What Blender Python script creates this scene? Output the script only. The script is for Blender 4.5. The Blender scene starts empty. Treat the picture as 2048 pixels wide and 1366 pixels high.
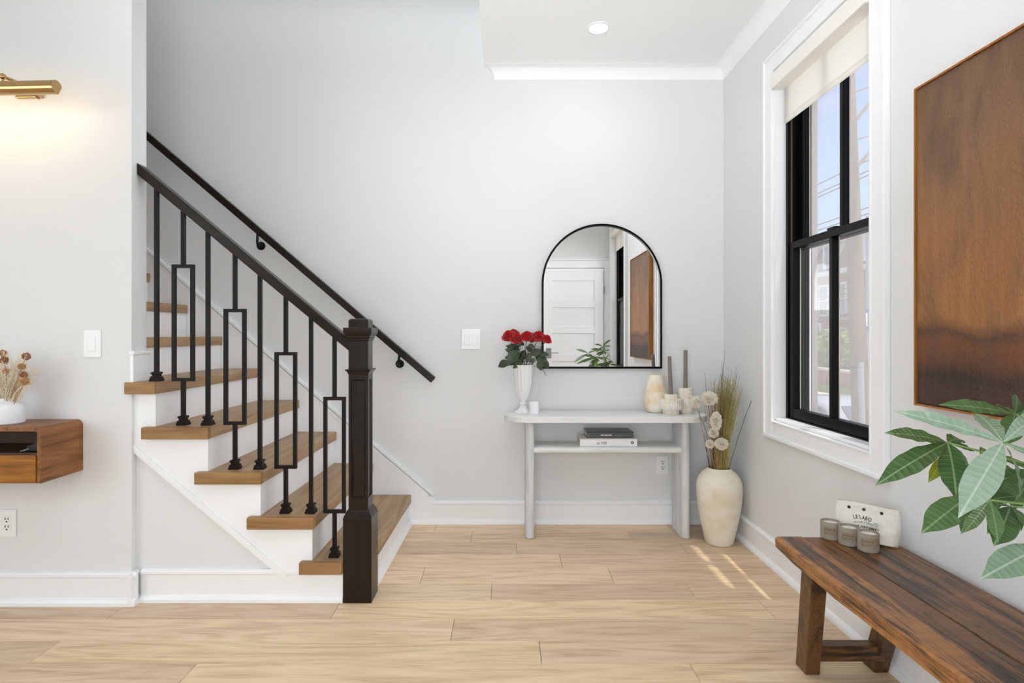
import bpy, bmesh, math, random
from mathutils import Vector, Matrix, noise
random.seed(7)
S = bpy.context.scene
COL = S.collection

# ------------------------------------------------------------------ camera, sky, sun, lights, exposure
F, VX, VY, EYE = 1120.0, 1010.0, 671.0, 1.172          # focal length in pixels, principal point, eye height
cam_d = bpy.data.cameras.new('camera'); cam = bpy.data.objects.new('camera', cam_d); COL.objects.link(cam)
cam.location = (0, 0, EYE); cam.rotation_euler = (math.pi/2, 0, 0)
cam_d.sensor_width = 36; cam_d.lens = 36*F/2048
cam_d.shift_x = (1024-VX)/2048; cam_d.shift_y = -(683-VY)/2048
cam_d.clip_start = 0.02; cam_d.clip_end = 400
S.camera = cam
S.view_settings.view_transform = 'Standard'; S.view_settings.look = 'None'
S.view_settings.gamma = 1; S.view_settings.use_curve_mapping = False
S.view_settings.exposure = 0.40

W = bpy.data.worlds.new('sky'); S.world = W; W.use_nodes = True
nt = W.node_tree; nt.nodes.clear()
wo = nt.nodes.new('ShaderNodeOutputWorld'); bg = nt.nodes.new('ShaderNodeBackground')
sky = nt.nodes.new('ShaderNodeTexSky'); sky.sky_type = 'NISHITA'; sky.sun_disc = False
sky.sun_elevation = math.radians(60); sky.sun_rotation = math.radians(135); sky.air_density = 1.2; sky.dust_density = 1.5
tc = nt.nodes.new('ShaderNodeTexCoord'); mp = nt.nodes.new('ShaderNodeMapping'); mp.inputs['Scale'].default_value = (1, 1, 2.6)
nz = nt.nodes.new('ShaderNodeTexNoise'); nz.inputs['Scale'].default_value = 2.6; nz.inputs['Detail'].default_value = 7
rp = nt.nodes.new('ShaderNodeValToRGB'); rp.color_ramp.elements[0].position = .52; rp.color_ramp.elements[1].position = .74
mx = nt.nodes.new('ShaderNodeMix'); mx.data_type = 'RGBA'; mx.inputs['B'].default_value = (5, 5.2, 5.6, 1)
nt.links.new(tc.outputs['Generated'], mp.inputs['Vector']); nt.links.new(mp.outputs[0], nz.inputs['Vector'])
nt.links.new(nz.outputs['Fac'], rp.inputs['Fac']); nt.links.new(rp.outputs['Color'], mx.inputs['Factor'])
tint = nt.nodes.new('ShaderNodeMix'); tint.data_type = 'RGBA'; tint.blend_type = 'MULTIPLY'; tint.inputs['Factor'].default_value = 1; tint.inputs['B'].default_value = (.78, .92, 1.16, 1)
nt.links.new(sky.outputs[0], tint.inputs['A']); nt.links.new(tint.outputs['Result'], mx.inputs['A']); nt.links.new(mx.outputs['Result'], bg.inputs['Color'])
bg.inputs['Strength'].default_value = 0.2
nt.links.new(bg.outputs[0], wo.inputs['Surface'])

def lamp(name, kind, loc, aim, energy, color=(1, 1, 1), **kw):
    d = bpy.data.lights.new(name, kind); d.energy = energy; d.color = color
    for k, v in kw.items(): setattr(d, k, v)
    o = bpy.data.objects.new(name, d); COL.objects.link(o); o.location = loc
    o.rotation_euler = (Vector(aim)-Vector(loc)).to_track_quat('-Z', 'Y').to_euler()
    return o
lamp('sun', 'SUN', (6, -4, 12), (6-.215, -4+.215, 11), 5.0, (1, .95, .86), angle=.012)
lamp('living_room_fill', 'AREA', (-3.2, -.1, 1.4), (-2.3, 3.0, .8), 27, (.87, .94, 1), shape='RECTANGLE', size=2.0, size_y=1.6)  # added fill, standing in for unseen living room windows
lamp('entry_fill', 'AREA', (-.22, -.15, .9), (-.2, 3.5, .4), 14, (.87, .94, 1), shape='RECTANGLE', size=.95, size_y=1.4, spread=math.radians(150))  # added fill for the low back wall, no lamp stands there
lamp('ceiling_fill', 'AREA', (-.45, .3, 1.75), (-.1, 1.4, 2.84), 18, (.90, .955, 1), shape='RECTANGLE', size=1.0, size_y=.8, spread=math.radians(110))  # added uplight that brightens the ceiling, no fixture behind it
lamp('stairwell_fill', 'AREA', (-1.7, 3.0, 5.2), (-1.7, 3.05, 0), 15, (.92, .968, 1), shape='RECTANGLE', size=2.4, size_y=.7)  # unseen fill added to brighten the stair walls from above
lamp('street_fill', 'AREA', (4.4, 1.9, 2.1), (-1.5, 2.6, 1.7), 200, (.96, .98, 1), shape='RECTANGLE', size=2.0, size_y=1.6)  # added area fill through the window, on top of sun and sky

# ------------------------------------------------------------------ helpers
def at(px, py, Y):
    return Vector(((px-VX)*Y/F, Y, EYE-(py-VY)*Y/F))
ORG = {}
def tag(o, label=None, cat=None, group=None, kind=None):
    if label: o['label'] = label
    if cat: o['category'] = cat
    if group: o['group'] = group
    if kind: o['kind'] = kind
    return o
def empty(name, loc, label=None, cat=None, group=None, kind=None):
    o = bpy.data.objects.new(name, None); COL.objects.link(o); o.location = loc
    o.empty_display_size = .05
    ORG[o] = Vector(loc)
    return tag(o, label, cat, group, kind)
class G:
    def __init__(s): s.v = []; s.f = []
    def add(s, vs, fs):
        n = len(s.v); s.v += [Vector(p) for p in vs]; s.f += [tuple(i+n for i in f) for f in fs]; return s
    def box(s, x0, x1, y0, y1, z0, z1):
        x0, x1 = min(x0, x1), max(x0, x1); y0, y1 = min(y0, y1), max(y0, y1); z0, z1 = min(z0, z1), max(z0, z1)
        return s.add([(x0,y0,z0),(x1,y0,z0),(x1,y1,z0),(x0,y1,z0),(x0,y0,z1),(x1,y0,z1),(x1,y1,z1),(x0,y1,z1)],
                     [(3,2,1,0),(4,5,6,7),(0,1,5,4),(1,2,6,5),(2,3,7,6),(3,0,4,7)])
    def hexa(s, lo, hi):      # two quads, lo and hi, same winding (ccw from above)
        return s.add(list(lo)+list(hi), [(3,2,1,0),(4,5,6,7),(0,1,5,4),(1,2,6,5),(2,3,7,6),(3,0,4,7)])
    def prism(s, poly, axis, a, b):
        def P(p, t): return (t, p[0], p[1]) if axis == 'x' else (p[0], t, p[1]) if axis == 'y' else (p[0], p[1], t)
        n = len(poly)
        vs = [P(p, a) for p in poly]+[P(p, b) for p in poly]
        fs = [tuple(range(n-1, -1, -1)), tuple(range(n, 2*n))]+[(i, (i+1) % n, n+(i+1) % n, n+i) for i in range(n)]
        return s.add(vs, fs)
    def bar(s, p, q, w, h, up=(0, 0, 1)):
        p, q = Vector(p), Vector(q); d = (q-p).normalized(); u = Vector(up)
        a = d.cross(u).normalized(); b = a.cross(d).normalized()
        c = [(-1,-1),(1,-1),(1,1),(-1,1)]
        lo = [p+a*(i*w/2)+b*(j*h/2) for i, j in c]; hi = [q+a*(i*w/2)+b*(j*h/2) for i, j in c]
        return s.hexa(lo, hi)
    def lathe(s, prof, c=(0, 0, 0), n=32, flute=0, nf=0):
        c = Vector(c); rings = []
        vs, fs = [], []
        for r, z in prof:
            if r < 1e-6: rings.append([len(vs)]); vs.append(c+Vector((0, 0, z)))
            else:
                ring = []
                for k in range(n):
                    a = 2*math.pi*k/n; rr = r*(1+(flute*math.cos(nf*a) if nf else 0))
                    ring.append(len(vs)); vs.append(c+Vector((rr*math.cos(a), rr*math.sin(a), z)))
                rings.append(ring)
        for A, B in zip(rings, rings[1:]):
            for k in range(n):
                k2 = (k+1) % n
                if len(A) == 1 and len(B) == 1: break
                if len(A) == 1: fs.append((A[0], B[k2], B[k]))
                elif len(B) == 1: fs.append((A[k], A[k2], B[0]))
                else: fs.append((A[k], A[k2], B[k2], B[k]))
        return s.add(vs, fs)
    def tube(s, pts, r, n=6, caps=True):
        pts = [Vector(p) for p in pts]; m = len(pts)
        rs = r if isinstance(r, (list, tuple)) else [r]*m
        vs, fs = [], []; ref = None
        for i, p in enumerate(pts):
            d = (pts[min(i+1, m-1)]-pts[max(i-1, 0)]).normalized()
            if ref is None: ref = Vector((1, 0, 0)) if abs(d.x) < .8 else Vector((0, 1, 0))
            a = d.cross(ref).normalized(); b = d.cross(a).normalized(); ref = -d.cross(a).cross(d) if False else b.cross(d)*0+ref
            for k in range(n):
                t = 2*math.pi*k/n; vs.append(p+(a*math.cos(t)+b*math.sin(t))*rs[i])
        for i in range(m-1):
            for k in range(n):
                k2 = (k+1) % n; fs.append((i*n+k, (i+1)*n+k, (i+1)*n+k2, i*n+k2))
        if caps: fs += [tuple(range(n)), tuple(range(m*n-1, (m-1)*n-1, -1))]
        return s.add(vs, fs)
    def ball(s, c, r, nu=12, nv=8, sz=1):
        return s.lathe([(r*math.sin(math.pi*i/nv), -r*sz*math.cos(math.pi*i/nv)) for i in range(nv+1)], c, nu)
    def sq(s, prof, cx, cy):      # square "lathe": (half width, z)
        vs, fs = [], []
        for h, z in prof: vs += [(cx-h,cy-h,z),(cx+h,cy-h,z),(cx+h,cy+h,z),(cx-h,cy+h,z)]
        m = len(prof)
        for i in range(m-1):
            for k in range(4):
                k2 = (k+1) % 4; fs.append((4*i+k, 4*i+k2, 4*i+4+k2, 4*i+4+k))
        fs += [(3,2,1,0), tuple(4*(m-1)+k for k in range(4))]
        return s.add(vs, fs)
    def build(s, name, mat, parent=None, origin=None, smooth=False, bevel=0, bseg=2, kind=None, fix=True):
        po = ORG[parent] if parent else Vector((0, 0, 0))
        og = Vector(origin) if origin is not None else po
        me = bpy.data.meshes.new(name); me.from_pydata([v-og for v in s.v], [], s.f); me.materials.append(mat)
        if fix:
            bm = bmesh.new(); bm.from_mesh(me); bmesh.ops.recalc_face_normals(bm, faces=bm.faces); bm.to_mesh(me); bm.free()
        if smooth:
            for p in me.polygons: p.use_smooth = True
        o = bpy.data.objects.new(name, me); COL.objects.link(o)
        if parent: o.parent = parent
        o.location = og-po; ORG[o] = og
        if bevel:
            m = o.modifiers.new('bevel', 'BEVEL'); m.width = bevel; m.segments = bseg; m.limit_method = 'ANGLE'; m.angle_limit = math.radians(40)
            m.harden_normals = False
        if smooth and hasattr(me, 'set_sharp_from_angle'): me.set_sharp_from_angle(angle=math.radians(38))
        if kind: o['kind'] = kind
        return o
def copy_tree(o, parent=None):
    c = o.copy(); COL.objects.link(c)
    if parent: c.parent = parent
    for ch in list(o.children): copy_tree(ch, c)
    return c
def stadium(x0, x1, y0, y1, n=14, along='x'):
    pts = []
    if along == 'x':
        r = (y1-y0)/2; cy = (y0+y1)/2
        for i in range(n+1): a = -math.pi/2+math.pi*i/n; pts.append((x1-r+r*math.cos(a), cy+r*math.sin(a)))
        for i in range(n+1): a = math.pi/2+math.pi*i/n; pts.append((x0+r+r*math.cos(a), cy+r*math.sin(a)))
    else:
        r = (x1-x0)/2; cx = (x0+x1)/2
        for i in range(n+1): a = math.pi*i/n; pts.append((cx+r*math.cos(a), y1-r+r*math.sin(a)))
        for i in range(n+1): a = math.pi+math.pi*i/n; pts.append((cx+r*math.cos(a), y0+r+r*math.sin(a)))
    return pts
def text_geo(txt, size, align='LEFT', bold=0.0):
    c = bpy.data.curves.new('t', 'FONT'); c.body = txt; c.size = size; c.align_x = align; c.offset = bold; c.resolution_u = 3
    o = bpy.data.objects.new('t', c); COL.objects.link(o)
    me = o.to_mesh(); vs = [v.co.copy() for v in me.vertices]; fs = [tuple(p.vertices) for p in me.polygons]
    o.to_mesh_clear(); bpy.data.objects.remove(o); bpy.data.curves.remove(c)
    return vs, fs

# ------------------------------------------------------------------ materials
def srgb(r, g, b):
    f = lambda c: (c/255/12.92) if c/255 <= .04045 else ((c/255+.055)/1.055)**2.4
    return (f(r), f(g), f(b), 1)
def newmat(name):
    m = bpy.data.materials.new(name); m.use_nodes = True
    return m, m.node_tree, m.node_tree.nodes['Principled BSDF']
def N(t, kind, **kw):
    n = t.nodes.new(kind)
    for k, v in kw.items():
        if k in n.inputs: n.inputs[k].default_value = v
        else: setattr(n, k, v)
    return n
def plain(name, col, rough=.5, metal=0, var=.06, scale=30, bump=0, spec=.5, sheen=0, coat=0, trans=0):
    m, t, b = newmat(name)
    L = t.links.new
    tcn = N(t, 'ShaderNodeTexCoord'); nzn = N(t, 'ShaderNodeTexNoise', Scale=scale, Detail=4.0)
    L(tcn.outputs['Object'], nzn.inputs['Vector'])
    hs = N(t, 'ShaderNodeHueSaturation', Color=col)
    mr = N(t, 'ShaderNodeMapRange'); mr.inputs['To Min'].default_value = 1-var; mr.inputs['To Max'].default_value = 1+var
    L(nzn.outputs['Fac'], mr.inputs['Value']); L(mr.outputs[0], hs.inputs['Value']); L(hs.outputs[0], b.inputs['Base Color'])
    b.inputs['Roughness'].default_value = rough; b.inputs['Metallic'].default_value = metal
    b.inputs['Specular IOR Level'].default_value = spec; b.inputs['Sheen Weight'].default_value = sheen; b.inputs['Coat Weight'].default_value = coat
    if bump:
        bp = N(t, 'ShaderNodeBump', Strength=bump, Distance=.01); L(nzn.outputs['Fac'], bp.inputs['Height']); L(bp.outputs[0], b.inputs['Normal'])
    return m
def wood(name, dark, mid, light, axis='x', rough=.45, scale=1.0, var=.25, rings=.5, spec=.4, huevar=.01, coat=0, soft=1.0, fibre=.22):
    m, t, b = newmat(name); L = t.links.new
    tcn = N(t, 'ShaderNodeTexCoord'); oi = N(t, 'ShaderNodeObjectInfo')
    off = N(t, 'ShaderNodeVectorMath', operation='SCALE'); off.inputs[0].default_value = (37.1, 53.7, 71.3); L(oi.outputs['Random'], off.inputs['Scale'])
    addv = N(t, 'ShaderNodeVectorMath', operation='ADD'); L(tcn.outputs['Object'], addv.inputs[0]); L(off.outputs[0], addv.inputs[1])
    def mapped(along, across):
        sc = {'x': (along, across, across), 'y': (across, along, across), 'z': (across, across, along)}[axis]
        mpn = N(t, 'ShaderNodeMapping'); mpn.inputs['Scale'].default_value = sc; L(addv.outputs[0], mpn.inputs['Vector']); return mpn
    m1 = mapped(1.2*scale, 13*scale); n1 = N(t, 'ShaderNodeTexNoise', Scale=1.0, Detail=5.0, Roughness=.6, Distortion=.6); L(m1.outputs[0], n1.inputs['Vector'])
    m2 = mapped(6*scale, 260*scale); n2 = N(t, 'ShaderNodeTexNoise', Scale=1.0, Detail=3.0, Roughness=.6); L(m2.outputs[0], n2.inputs['Vector'])
    m3 = mapped(.55*scale, 5.0*scale); w3 = N(t, 'ShaderNodeTexNoise', Scale=1.0, Detail=1.5, Roughness=.4); L(m3.outputs[0], w3.inputs['Vector'])
    mul = N(t, 'ShaderNodeMath', operation='MULTIPLY'); mul.inputs[1].default_value = 60; L(w3.outputs['Fac'], mul.inputs[0])
    sn = N(t, 'ShaderNodeMath', operation='SINE'); L(mul.outputs[0], sn.inputs[0])
    rg = N(t, 'ShaderNodeMapRange'); rg.inputs['From Min'].default_value = -1; rg.inputs['To Min'].default_value = -rings*.16; rg.inputs['To Max'].default_value = rings*.16; L(sn.outputs[0], rg.inputs['Value'])
    fb = N(t, 'ShaderNodeMapRange'); fb.inputs['To Min'].default_value = -fibre; fb.inputs['To Max'].default_value = fibre; L(n2.outputs['Fac'], fb.inputs['Value'])
    a1 = N(t, 'ShaderNodeMath', operation='ADD'); sf = N(t, 'ShaderNodeMath', operation='MULTIPLY_ADD'); sf.inputs[1].default_value = soft; sf.inputs[2].default_value = .5-.5*soft; L(n1.outputs['Fac'], sf.inputs[0]); L(sf.outputs[0], a1.inputs[0]); L(rg.outputs[0], a1.inputs[1])
    a2 = N(t, 'ShaderNodeMath', operation='ADD'); L(a1.outputs[0], a2.inputs[0]); L(fb.outputs[0], a2.inputs[1])
    cr = N(t, 'ShaderNodeValToRGB'); e = cr.color_ramp.elements
    e[0].position = .22; e[0].color = dark; e[1].position = .78; e[1].color = light
    x = e.new(.5); x.color = mid
    L(a2.outputs[0], cr.inputs['Fac'])
    hs = N(t, 'ShaderNodeHueSaturation'); L(cr.outputs[0], hs.inputs['Color'])
    mv = N(t, 'ShaderNodeMapRange'); mv.inputs['To Min'].default_value = 1-var/2; mv.inputs['To Max'].default_value = 1+var/2; L(oi.outputs['Random'], mv.inputs['Value']); L(mv.outputs[0], hs.inputs['Value'])
    r7 = N(t, 'ShaderNodeMath', operation='MULTIPLY'); r7.inputs[1].default_value = 7.31; L(oi.outputs['Random'], r7.inputs[0])
    r8 = N(t, 'ShaderNodeMath', operation='FRACT'); L(r7.outputs[0], r8.inputs[0])
    mh = N(t, 'ShaderNodeMapRange'); mh.inputs['To Min'].default_value = .5-huevar; mh.inputs['To Max'].default_value = .5+huevar; L(r8.outputs[0], mh.inputs['Value']); L(mh.outputs[0], hs.inputs['Hue'])
    L(hs.outputs[0], b.inputs['Base Color'])
    b.inputs['Roughness'].default_value = rough; b.inputs['Specular IOR Level'].default_value = spec; b.inputs['Coat Weight'].default_value = coat
    bp = N(t, 'ShaderNodeBump', Strength=.12, Distance=.004); L(a2.outputs[0], bp.inputs['Height']); L(bp.outputs[0], b.inputs['Normal'])
    return m
def emit(name, col, k):
    m, t, b = newmat(name); b.inputs['Base Color'].default_value = col
    b.inputs['Emission Color'].default_value = col; b.inputs['Emission Strength'].default_value = k
    return m
def leafmat(name, lo, hi, vein, trans=.25, rough=.35, nv=16.0, sheen=0):
    m, t, b = newmat(name); L = t.links.new
    tcn = N(t, 'ShaderNodeTexCoord'); sx = N(t, 'ShaderNodeSeparateXYZ'); L(tcn.outputs['Object'], sx.inputs[0])
    ab = N(t, 'ShaderNodeMath', operation='ABSOLUTE'); L(sx.outputs['Y'], ab.inputs[0])
    k = N(t, 'ShaderNodeMath', operation='MULTIPLY'); k.inputs[1].default_value = -.55; L(ab.outputs[0], k.inputs[0])
    a = N(t, 'ShaderNodeMath', operation='ADD'); L(sx.outputs['X'], a.inputs[0]); L(k.outputs[0], a.inputs[1])
    f = N(t, 'ShaderNodeMath', operation='MULTIPLY'); f.inputs[1].default_value = nv*6.283; L(a.outputs[0], f.inputs[0])
    s1 = N(t, 'ShaderNodeMath', operation='SINE'); L(f.outputs[0], s1.inputs[0])
    v1 = N(t, 'ShaderNodeMapRange'); v1.inputs['From Min'].default_value = .72; v1.inputs['From Max'].default_value = 1; v1.inputs['To Max'].default_value = .28; L(s1.outputs[0], v1.inputs['Value'])
    md = N(t, 'ShaderNodeMapRange'); md.inputs['From Min'].default_value = .009; md.inputs['From Max'].default_value = .003; L(ab.outputs[0], md.inputs['Value'])
    mxv = N(t, 'ShaderNodeMath', operation='MAXIMUM'); L(v1.outputs[0], mxv.inputs[0]); L(md.outputs[0], mxv.inputs[1])
    oi = N(t, 'ShaderNodeObjectInfo'); nn = N(t, 'ShaderNodeTexNoise', Scale=5.0, Detail=3.0); L(tcn.outputs['Object'], nn.inputs['Vector'])
    ad = N(t, 'ShaderNodeMath', operation='ADD'); L(oi.outputs['Random'], ad.inputs[0]); L(nn.outputs['Fac'], ad.inputs[1])
    hf = N(t, 'ShaderNodeMath', operation='MULTIPLY'); hf.inputs[1].default_value = .6; L(ad.outputs[0], hf.inputs[0])
    mc = N(t, 'ShaderNodeMix', data_type='RGBA'); mc.inputs['A'].default_value = lo; mc.inputs['B'].default_value = hi; L(hf.outputs[0], mc.inputs['Factor'])
    mvn = N(t, 'ShaderNodeMix', data_type='RGBA'); mvn.inputs['B'].default_value = vein; L(mc.outputs['Result'], mvn.inputs['A']); L(mxv.outputs[0], mvn.inputs['Factor'])
    L(mvn.outputs['Result'], b.inputs['Base Color']); b.inputs['Roughness'].default_value = rough; b.inputs['Specular IOR Level'].default_value = .55
    bp = N(t, 'ShaderNodeBump', Strength=.15, Distance=.004); L(s1.outputs[0], bp.inputs['Height']); L(bp.outputs[0], b.inputs['Normal'])
    tr = N(t, 'ShaderNodeBsdfTranslucent'); L(mvn.outputs['Result'], tr.inputs['Color'])
    ms = N(t, 'ShaderNodeMixShader', Fac=trans); L(b.outputs[0], ms.inputs[1]); L(tr.outputs[0], ms.inputs[2])
    L(ms.outputs[0], t.nodes['Material Output'].inputs['Surface'])
    return m
def seethrough(name, clear, col, gloss=False):
    m, t, b = newmat(name); L = t.links.new
    tr = N(t, 'ShaderNodeBsdfTransparent'); ms = N(t, 'ShaderNodeMixShader')
    if gloss:
        b.inputs['Base Color'].default_value = (1, 1, 1, 1); gl = N(t, 'ShaderNodeBsdfGlossy', Roughness=.02); lw = N(t, 'ShaderNodeLayerWeight', Blend=.5); pw = N(t, 'ShaderNodeMath', operation='POWER'); pw.inputs[1].default_value = 5; L(lw.outputs['Facing'], pw.inputs[0])
        fr = N(t, 'ShaderNodeMath', operation='MULTIPLY_ADD'); fr.inputs[1].default_value = .5; fr.inputs[2].default_value = .018; L(pw.outputs[0], fr.inputs[0])
        L(fr.outputs[0], ms.inputs['Fac']); L(tr.outputs[0], ms.inputs[1]); L(gl.outputs[0], ms.inputs[2])
    else:
        df = N(t, 'ShaderNodeBsdfDiffuse'); df.inputs['Color'].default_value = col
        tl = N(t, 'ShaderNodeBsdfTranslucent'); tl.inputs['Color'].default_value = col
        m2 = N(t, 'ShaderNodeMixShader', Fac=.5); L(df.outputs[0], m2.inputs[1]); L(tl.outputs[0], m2.inputs[2])
        ms.inputs['Fac'].default_value = 1-clear; L(tr.outputs[0], ms.inputs[1]); L(m2.outputs[0], ms.inputs[2])
    L(ms.outputs[0], t.nodes['Material Output'].inputs['Surface'])
    return m

M = {}
M['wall'] = plain('wall_paint', srgb(232, 232, 232), .6, var=.012, scale=3, spec=.3)
M['ceil'] = plain('ceiling_paint', srgb(250, 250, 250), .7, var=.008, scale=3, spec=.2)
M['trim'] = plain('trim_paint', srgb(248, 248, 249), .35, var=.008, scale=6, spec=.4)
M['floor'] = wood('oak_floor', srgb(186, 154, 119), srgb(226, 198, 163), srgb(238, 215, 184), 'x', .42, 1.6, .26, .45, .35, .005, soft=.62, fibre=.36)
M['tread'] = wood('oak_tread', srgb(126, 98, 68), srgb(164, 132, 96), srgb(184, 154, 118), 'y', .42, 1.3, .08, .4, .4, .003)
M['nosing'] = wood('oak_nosing', srgb(126, 92, 56), srgb(156, 118, 74), srgb(174, 138, 92), 'x', .42, 1.6, .08, .3, .4, .002)
M['dark'] = wood('espresso_wood', srgb(20, 14, 9), srgb(29, 21, 14), srgb(38, 29, 20), 'z', .28, 2, .05, .2, .3)
M['iron'] = plain('dark_iron', srgb(24, 18, 14), .45, 0, var=.1, spec=.2)
M['walnut'] = wood('acacia_wood', srgb(96, 60, 26), srgb(138, 92, 46), srgb(164, 116, 64), 'y', .4, 2.0, .06, .4)
M['walnut_x'] = wood('acacia_wood_front', srgb(104, 60, 14), srgb(156, 98, 30), srgb(184, 124, 52), 'x', .4, 2.2, .06, .5)
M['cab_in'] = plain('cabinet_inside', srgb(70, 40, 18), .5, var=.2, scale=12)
M['black'] = plain('black_metal', srgb(9, 8, 7), .35, var=.1, spec=.12)
M['blackplastic'] = plain('black_plastic', srgb(12, 12, 12), .3)
M['brass'] = plain('polished_brass', srgb(186, 154, 106), .2, 1.0, var=.04)
M['plate'] = plain('plastic_plate', srgb(244, 244, 244), .3, var=.005)
M['slot'] = plain('dark_slot', srgb(30, 30, 30), .5)
M['whitewash'] = wood('whitewashed_wood', srgb(212, 211, 208), srgb(230, 230, 228), srgb(240, 240, 239), 'x', .55, 1.5, .02, .3, .3, .0)
M['ceramic'] = plain('white_ceramic', srgb(240, 240, 238), .25, var=.01)
M['matte'] = plain('matte_white_pottery', srgb(236, 236, 238), .8, var=.03, scale=60, bump=.2)
M['mirror'] = plain('mirror_glass', (.93, .94, .94, 1), .0, 1.0, var=0)
M['lens'] = emit('lamp_lens', (1, .97, .92, 1), 12)
M['warmlamp'] = emit('warm_tube', (1, .78, .48, 1), 9)
M['pane'] = seethrough('window_pane', 1, None, True)
M['screen'] = seethrough('insect_screen', .64, srgb(172, 166, 160))
M['shade'] = seethrough('shade_linen', .0, srgb(242, 240, 234))
M['fascia'] = plain('shade_fascia_linen', srgb(244, 241, 234), .9, var=.05, scale=160, bump=.05)
M['concrete'] = plain('grey_concrete', srgb(152, 143, 128), .85, var=.08, scale=50, bump=.1)
M['wax'] = plain('white_wax', srgb(235, 230, 226), .4)
M['label'] = plain('brown_paper_label', srgb(146, 130, 108), .8, var=.04)
M['ink'] = plain('black_ink', srgb(34, 30, 30), .7)
M['canvas'] = plain('cotton_canvas', srgb(226, 222, 212), .9, var=.05, scale=90, bump=.08)
M['snap'] = plain('bronze_snap', srgb(48, 38, 32), .35, .6)
M['taper'] = plain('taupe_wax', srgb(132, 122, 114), .5, var=.05)
M['petal'] = plain('red_petal', srgb(200, 3, 12), .55, var=.3, scale=60, sheen=.2)
M['stem'] = plain('green_stem', srgb(54, 66, 44), .6, var=.2)
M['roseleaf'] = leafmat('rose_leaf', srgb(26, 42, 24), srgb(66, 84, 58), srgb(86, 104, 80), .12, .4, 9)
M['pachira'] = leafmat('money_tree_leaf', srgb(44, 80, 34), srgb(104, 138, 86), srgb(146, 172, 128), .34, .3, 13)
M['paleleaf'] = leafmat('pale_money_tree_leaf', srgb(100, 142, 102), srgb(164, 190, 168), srgb(192, 210, 192), .3, .25, 13)
M['oldleaf'] = leafmat('yellowed_leaf', srgb(110, 126, 20), srgb(150, 160, 40), srgb(170, 180, 80), .3, .4, 12)
M['bark'] = plain('plant_bark', srgb(112, 92, 62), .8, var=.25, scale=40, bump=.3)
M['petiole'] = plain('leaf_stalk', srgb(120, 150, 84), .5, var=.15)
M['terracotta'] = plain('pale_pot', srgb(214, 208, 198), .6, var=.04)
M['soil'] = plain('potting_soil', srgb(52, 40, 30), 1, var=.4, scale=80, bump=.5)
M['whitebloom'] = seethrough('bleached_petal', 0, srgb(255, 250, 240))
M['straw'] = plain('dry_straw', srgb(172, 140, 94), .8, var=.3, scale=25)
M['olive'] = plain('dry_olive_grass', srgb(172, 160, 92), .8, var=.35, scale=25)
M['twig'] = plain('brown_twig', srgb(64, 50, 42), .8, var=.2)
M['pampas'] = plain('pampas_fluff', srgb(236, 220, 194), .9, var=.1)
M['orange'] = plain('dried_orange_bloom', srgb(214, 172, 124), .9, var=.25, scale=80)
M['rust'] = plain('dried_rust_bloom', srgb(190, 134, 92), .9, var=.25, scale=80)
M['rust_hinge'] = plain('satin_nickel', srgb(170, 170, 170), .3, .9)
M['cover_white'] = plain('white_book_cover', srgb(240, 240, 240), .4)
M['cover_dark'] = plain('charcoal_book_cover', srgb(92, 90, 88), .5)
M['cover_top'] = plain('dark_brown_jacket', srgb(50, 38, 32), .25, var=.3, scale=14)
M['pages'] = plain('paper_edge', srgb(206, 196, 180), .8, var=.1, scale=300)
M['whiteink'] = plain('white_ink', srgb(235, 235, 230), .6)
M['greyink'] = plain('grey_ink', srgb(150, 150, 150), .6)

def stone(name, c1, c2, c3, sc, rough=.7, pits=True, bump=.25):
    m, t, b = newmat(name); L = t.links.new
    tcn = N(t, 'ShaderNodeTexCoord'); n1 = N(t, 'ShaderNodeTexNoise', Scale=sc, Detail=6.0, Roughness=.6); L(tcn.outputs['Object'], n1.inputs['Vector'])
    cr = N(t, 'ShaderNodeValToRGB'); e = cr.color_ramp.elements; e[0].position = .36; e[0].color = c1; e[1].position = .66; e[1].color = c3
    x = e.new(.5); x.color = c2; L(n1.outputs['Fac'], cr.inputs['Fac'])
    n2 = N(t, 'ShaderNodeTexVoronoi', Scale=sc*9); L(tcn.outputs['Object'], n2.inputs['Vector'])
    pm = N(t, 'ShaderNodeMapRange'); pm.inputs['From Min'].default_value = .12; pm.inputs['From Max'].default_value = .24; pm.inputs['To Min'].default_value = .55 if pits else 1; L(n2.outputs['Distance'], pm.inputs['Value'])
    mm = N(t, 'ShaderNodeMix', data_type='RGBA', blend_type='MULTIPLY'); mm.inputs['Factor'].default_value = 1; L(cr.outputs[0], mm.inputs['A'])
    cmb = N(t, 'ShaderNodeCombineColor'); [L(pm.outputs[0], cmb.inputs[i]) for i in range(3)]; L(cmb.outputs[0], mm.inputs['B'])
    L(mm.outputs['Result'], b.inputs['Base Color']); b.inputs['Roughness'].default_value = rough
    bp = N(t, 'ShaderNodeBump', Strength=bump, Distance=.004); L(n1.outputs['Fac'], bp.inputs['Height']); L(bp.outputs[0], b.inputs['Normal'])
    return m
M['alabaster'] = stone('alabaster', srgb(232, 206, 166), srgb(242, 230, 210), srgb(248, 243, 235), 9, .5, False)
M['travertine'] = stone('travertine', srgb(222, 206, 184), srgb(236, 228, 214), srgb(244, 240, 232), 26, .7, True)
M['floorvase'] = stone('cream_stoneware', srgb(226, 212, 188), srgb(238, 228, 210), srgb(244, 236, 222), 5, .6, False, .5)

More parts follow.
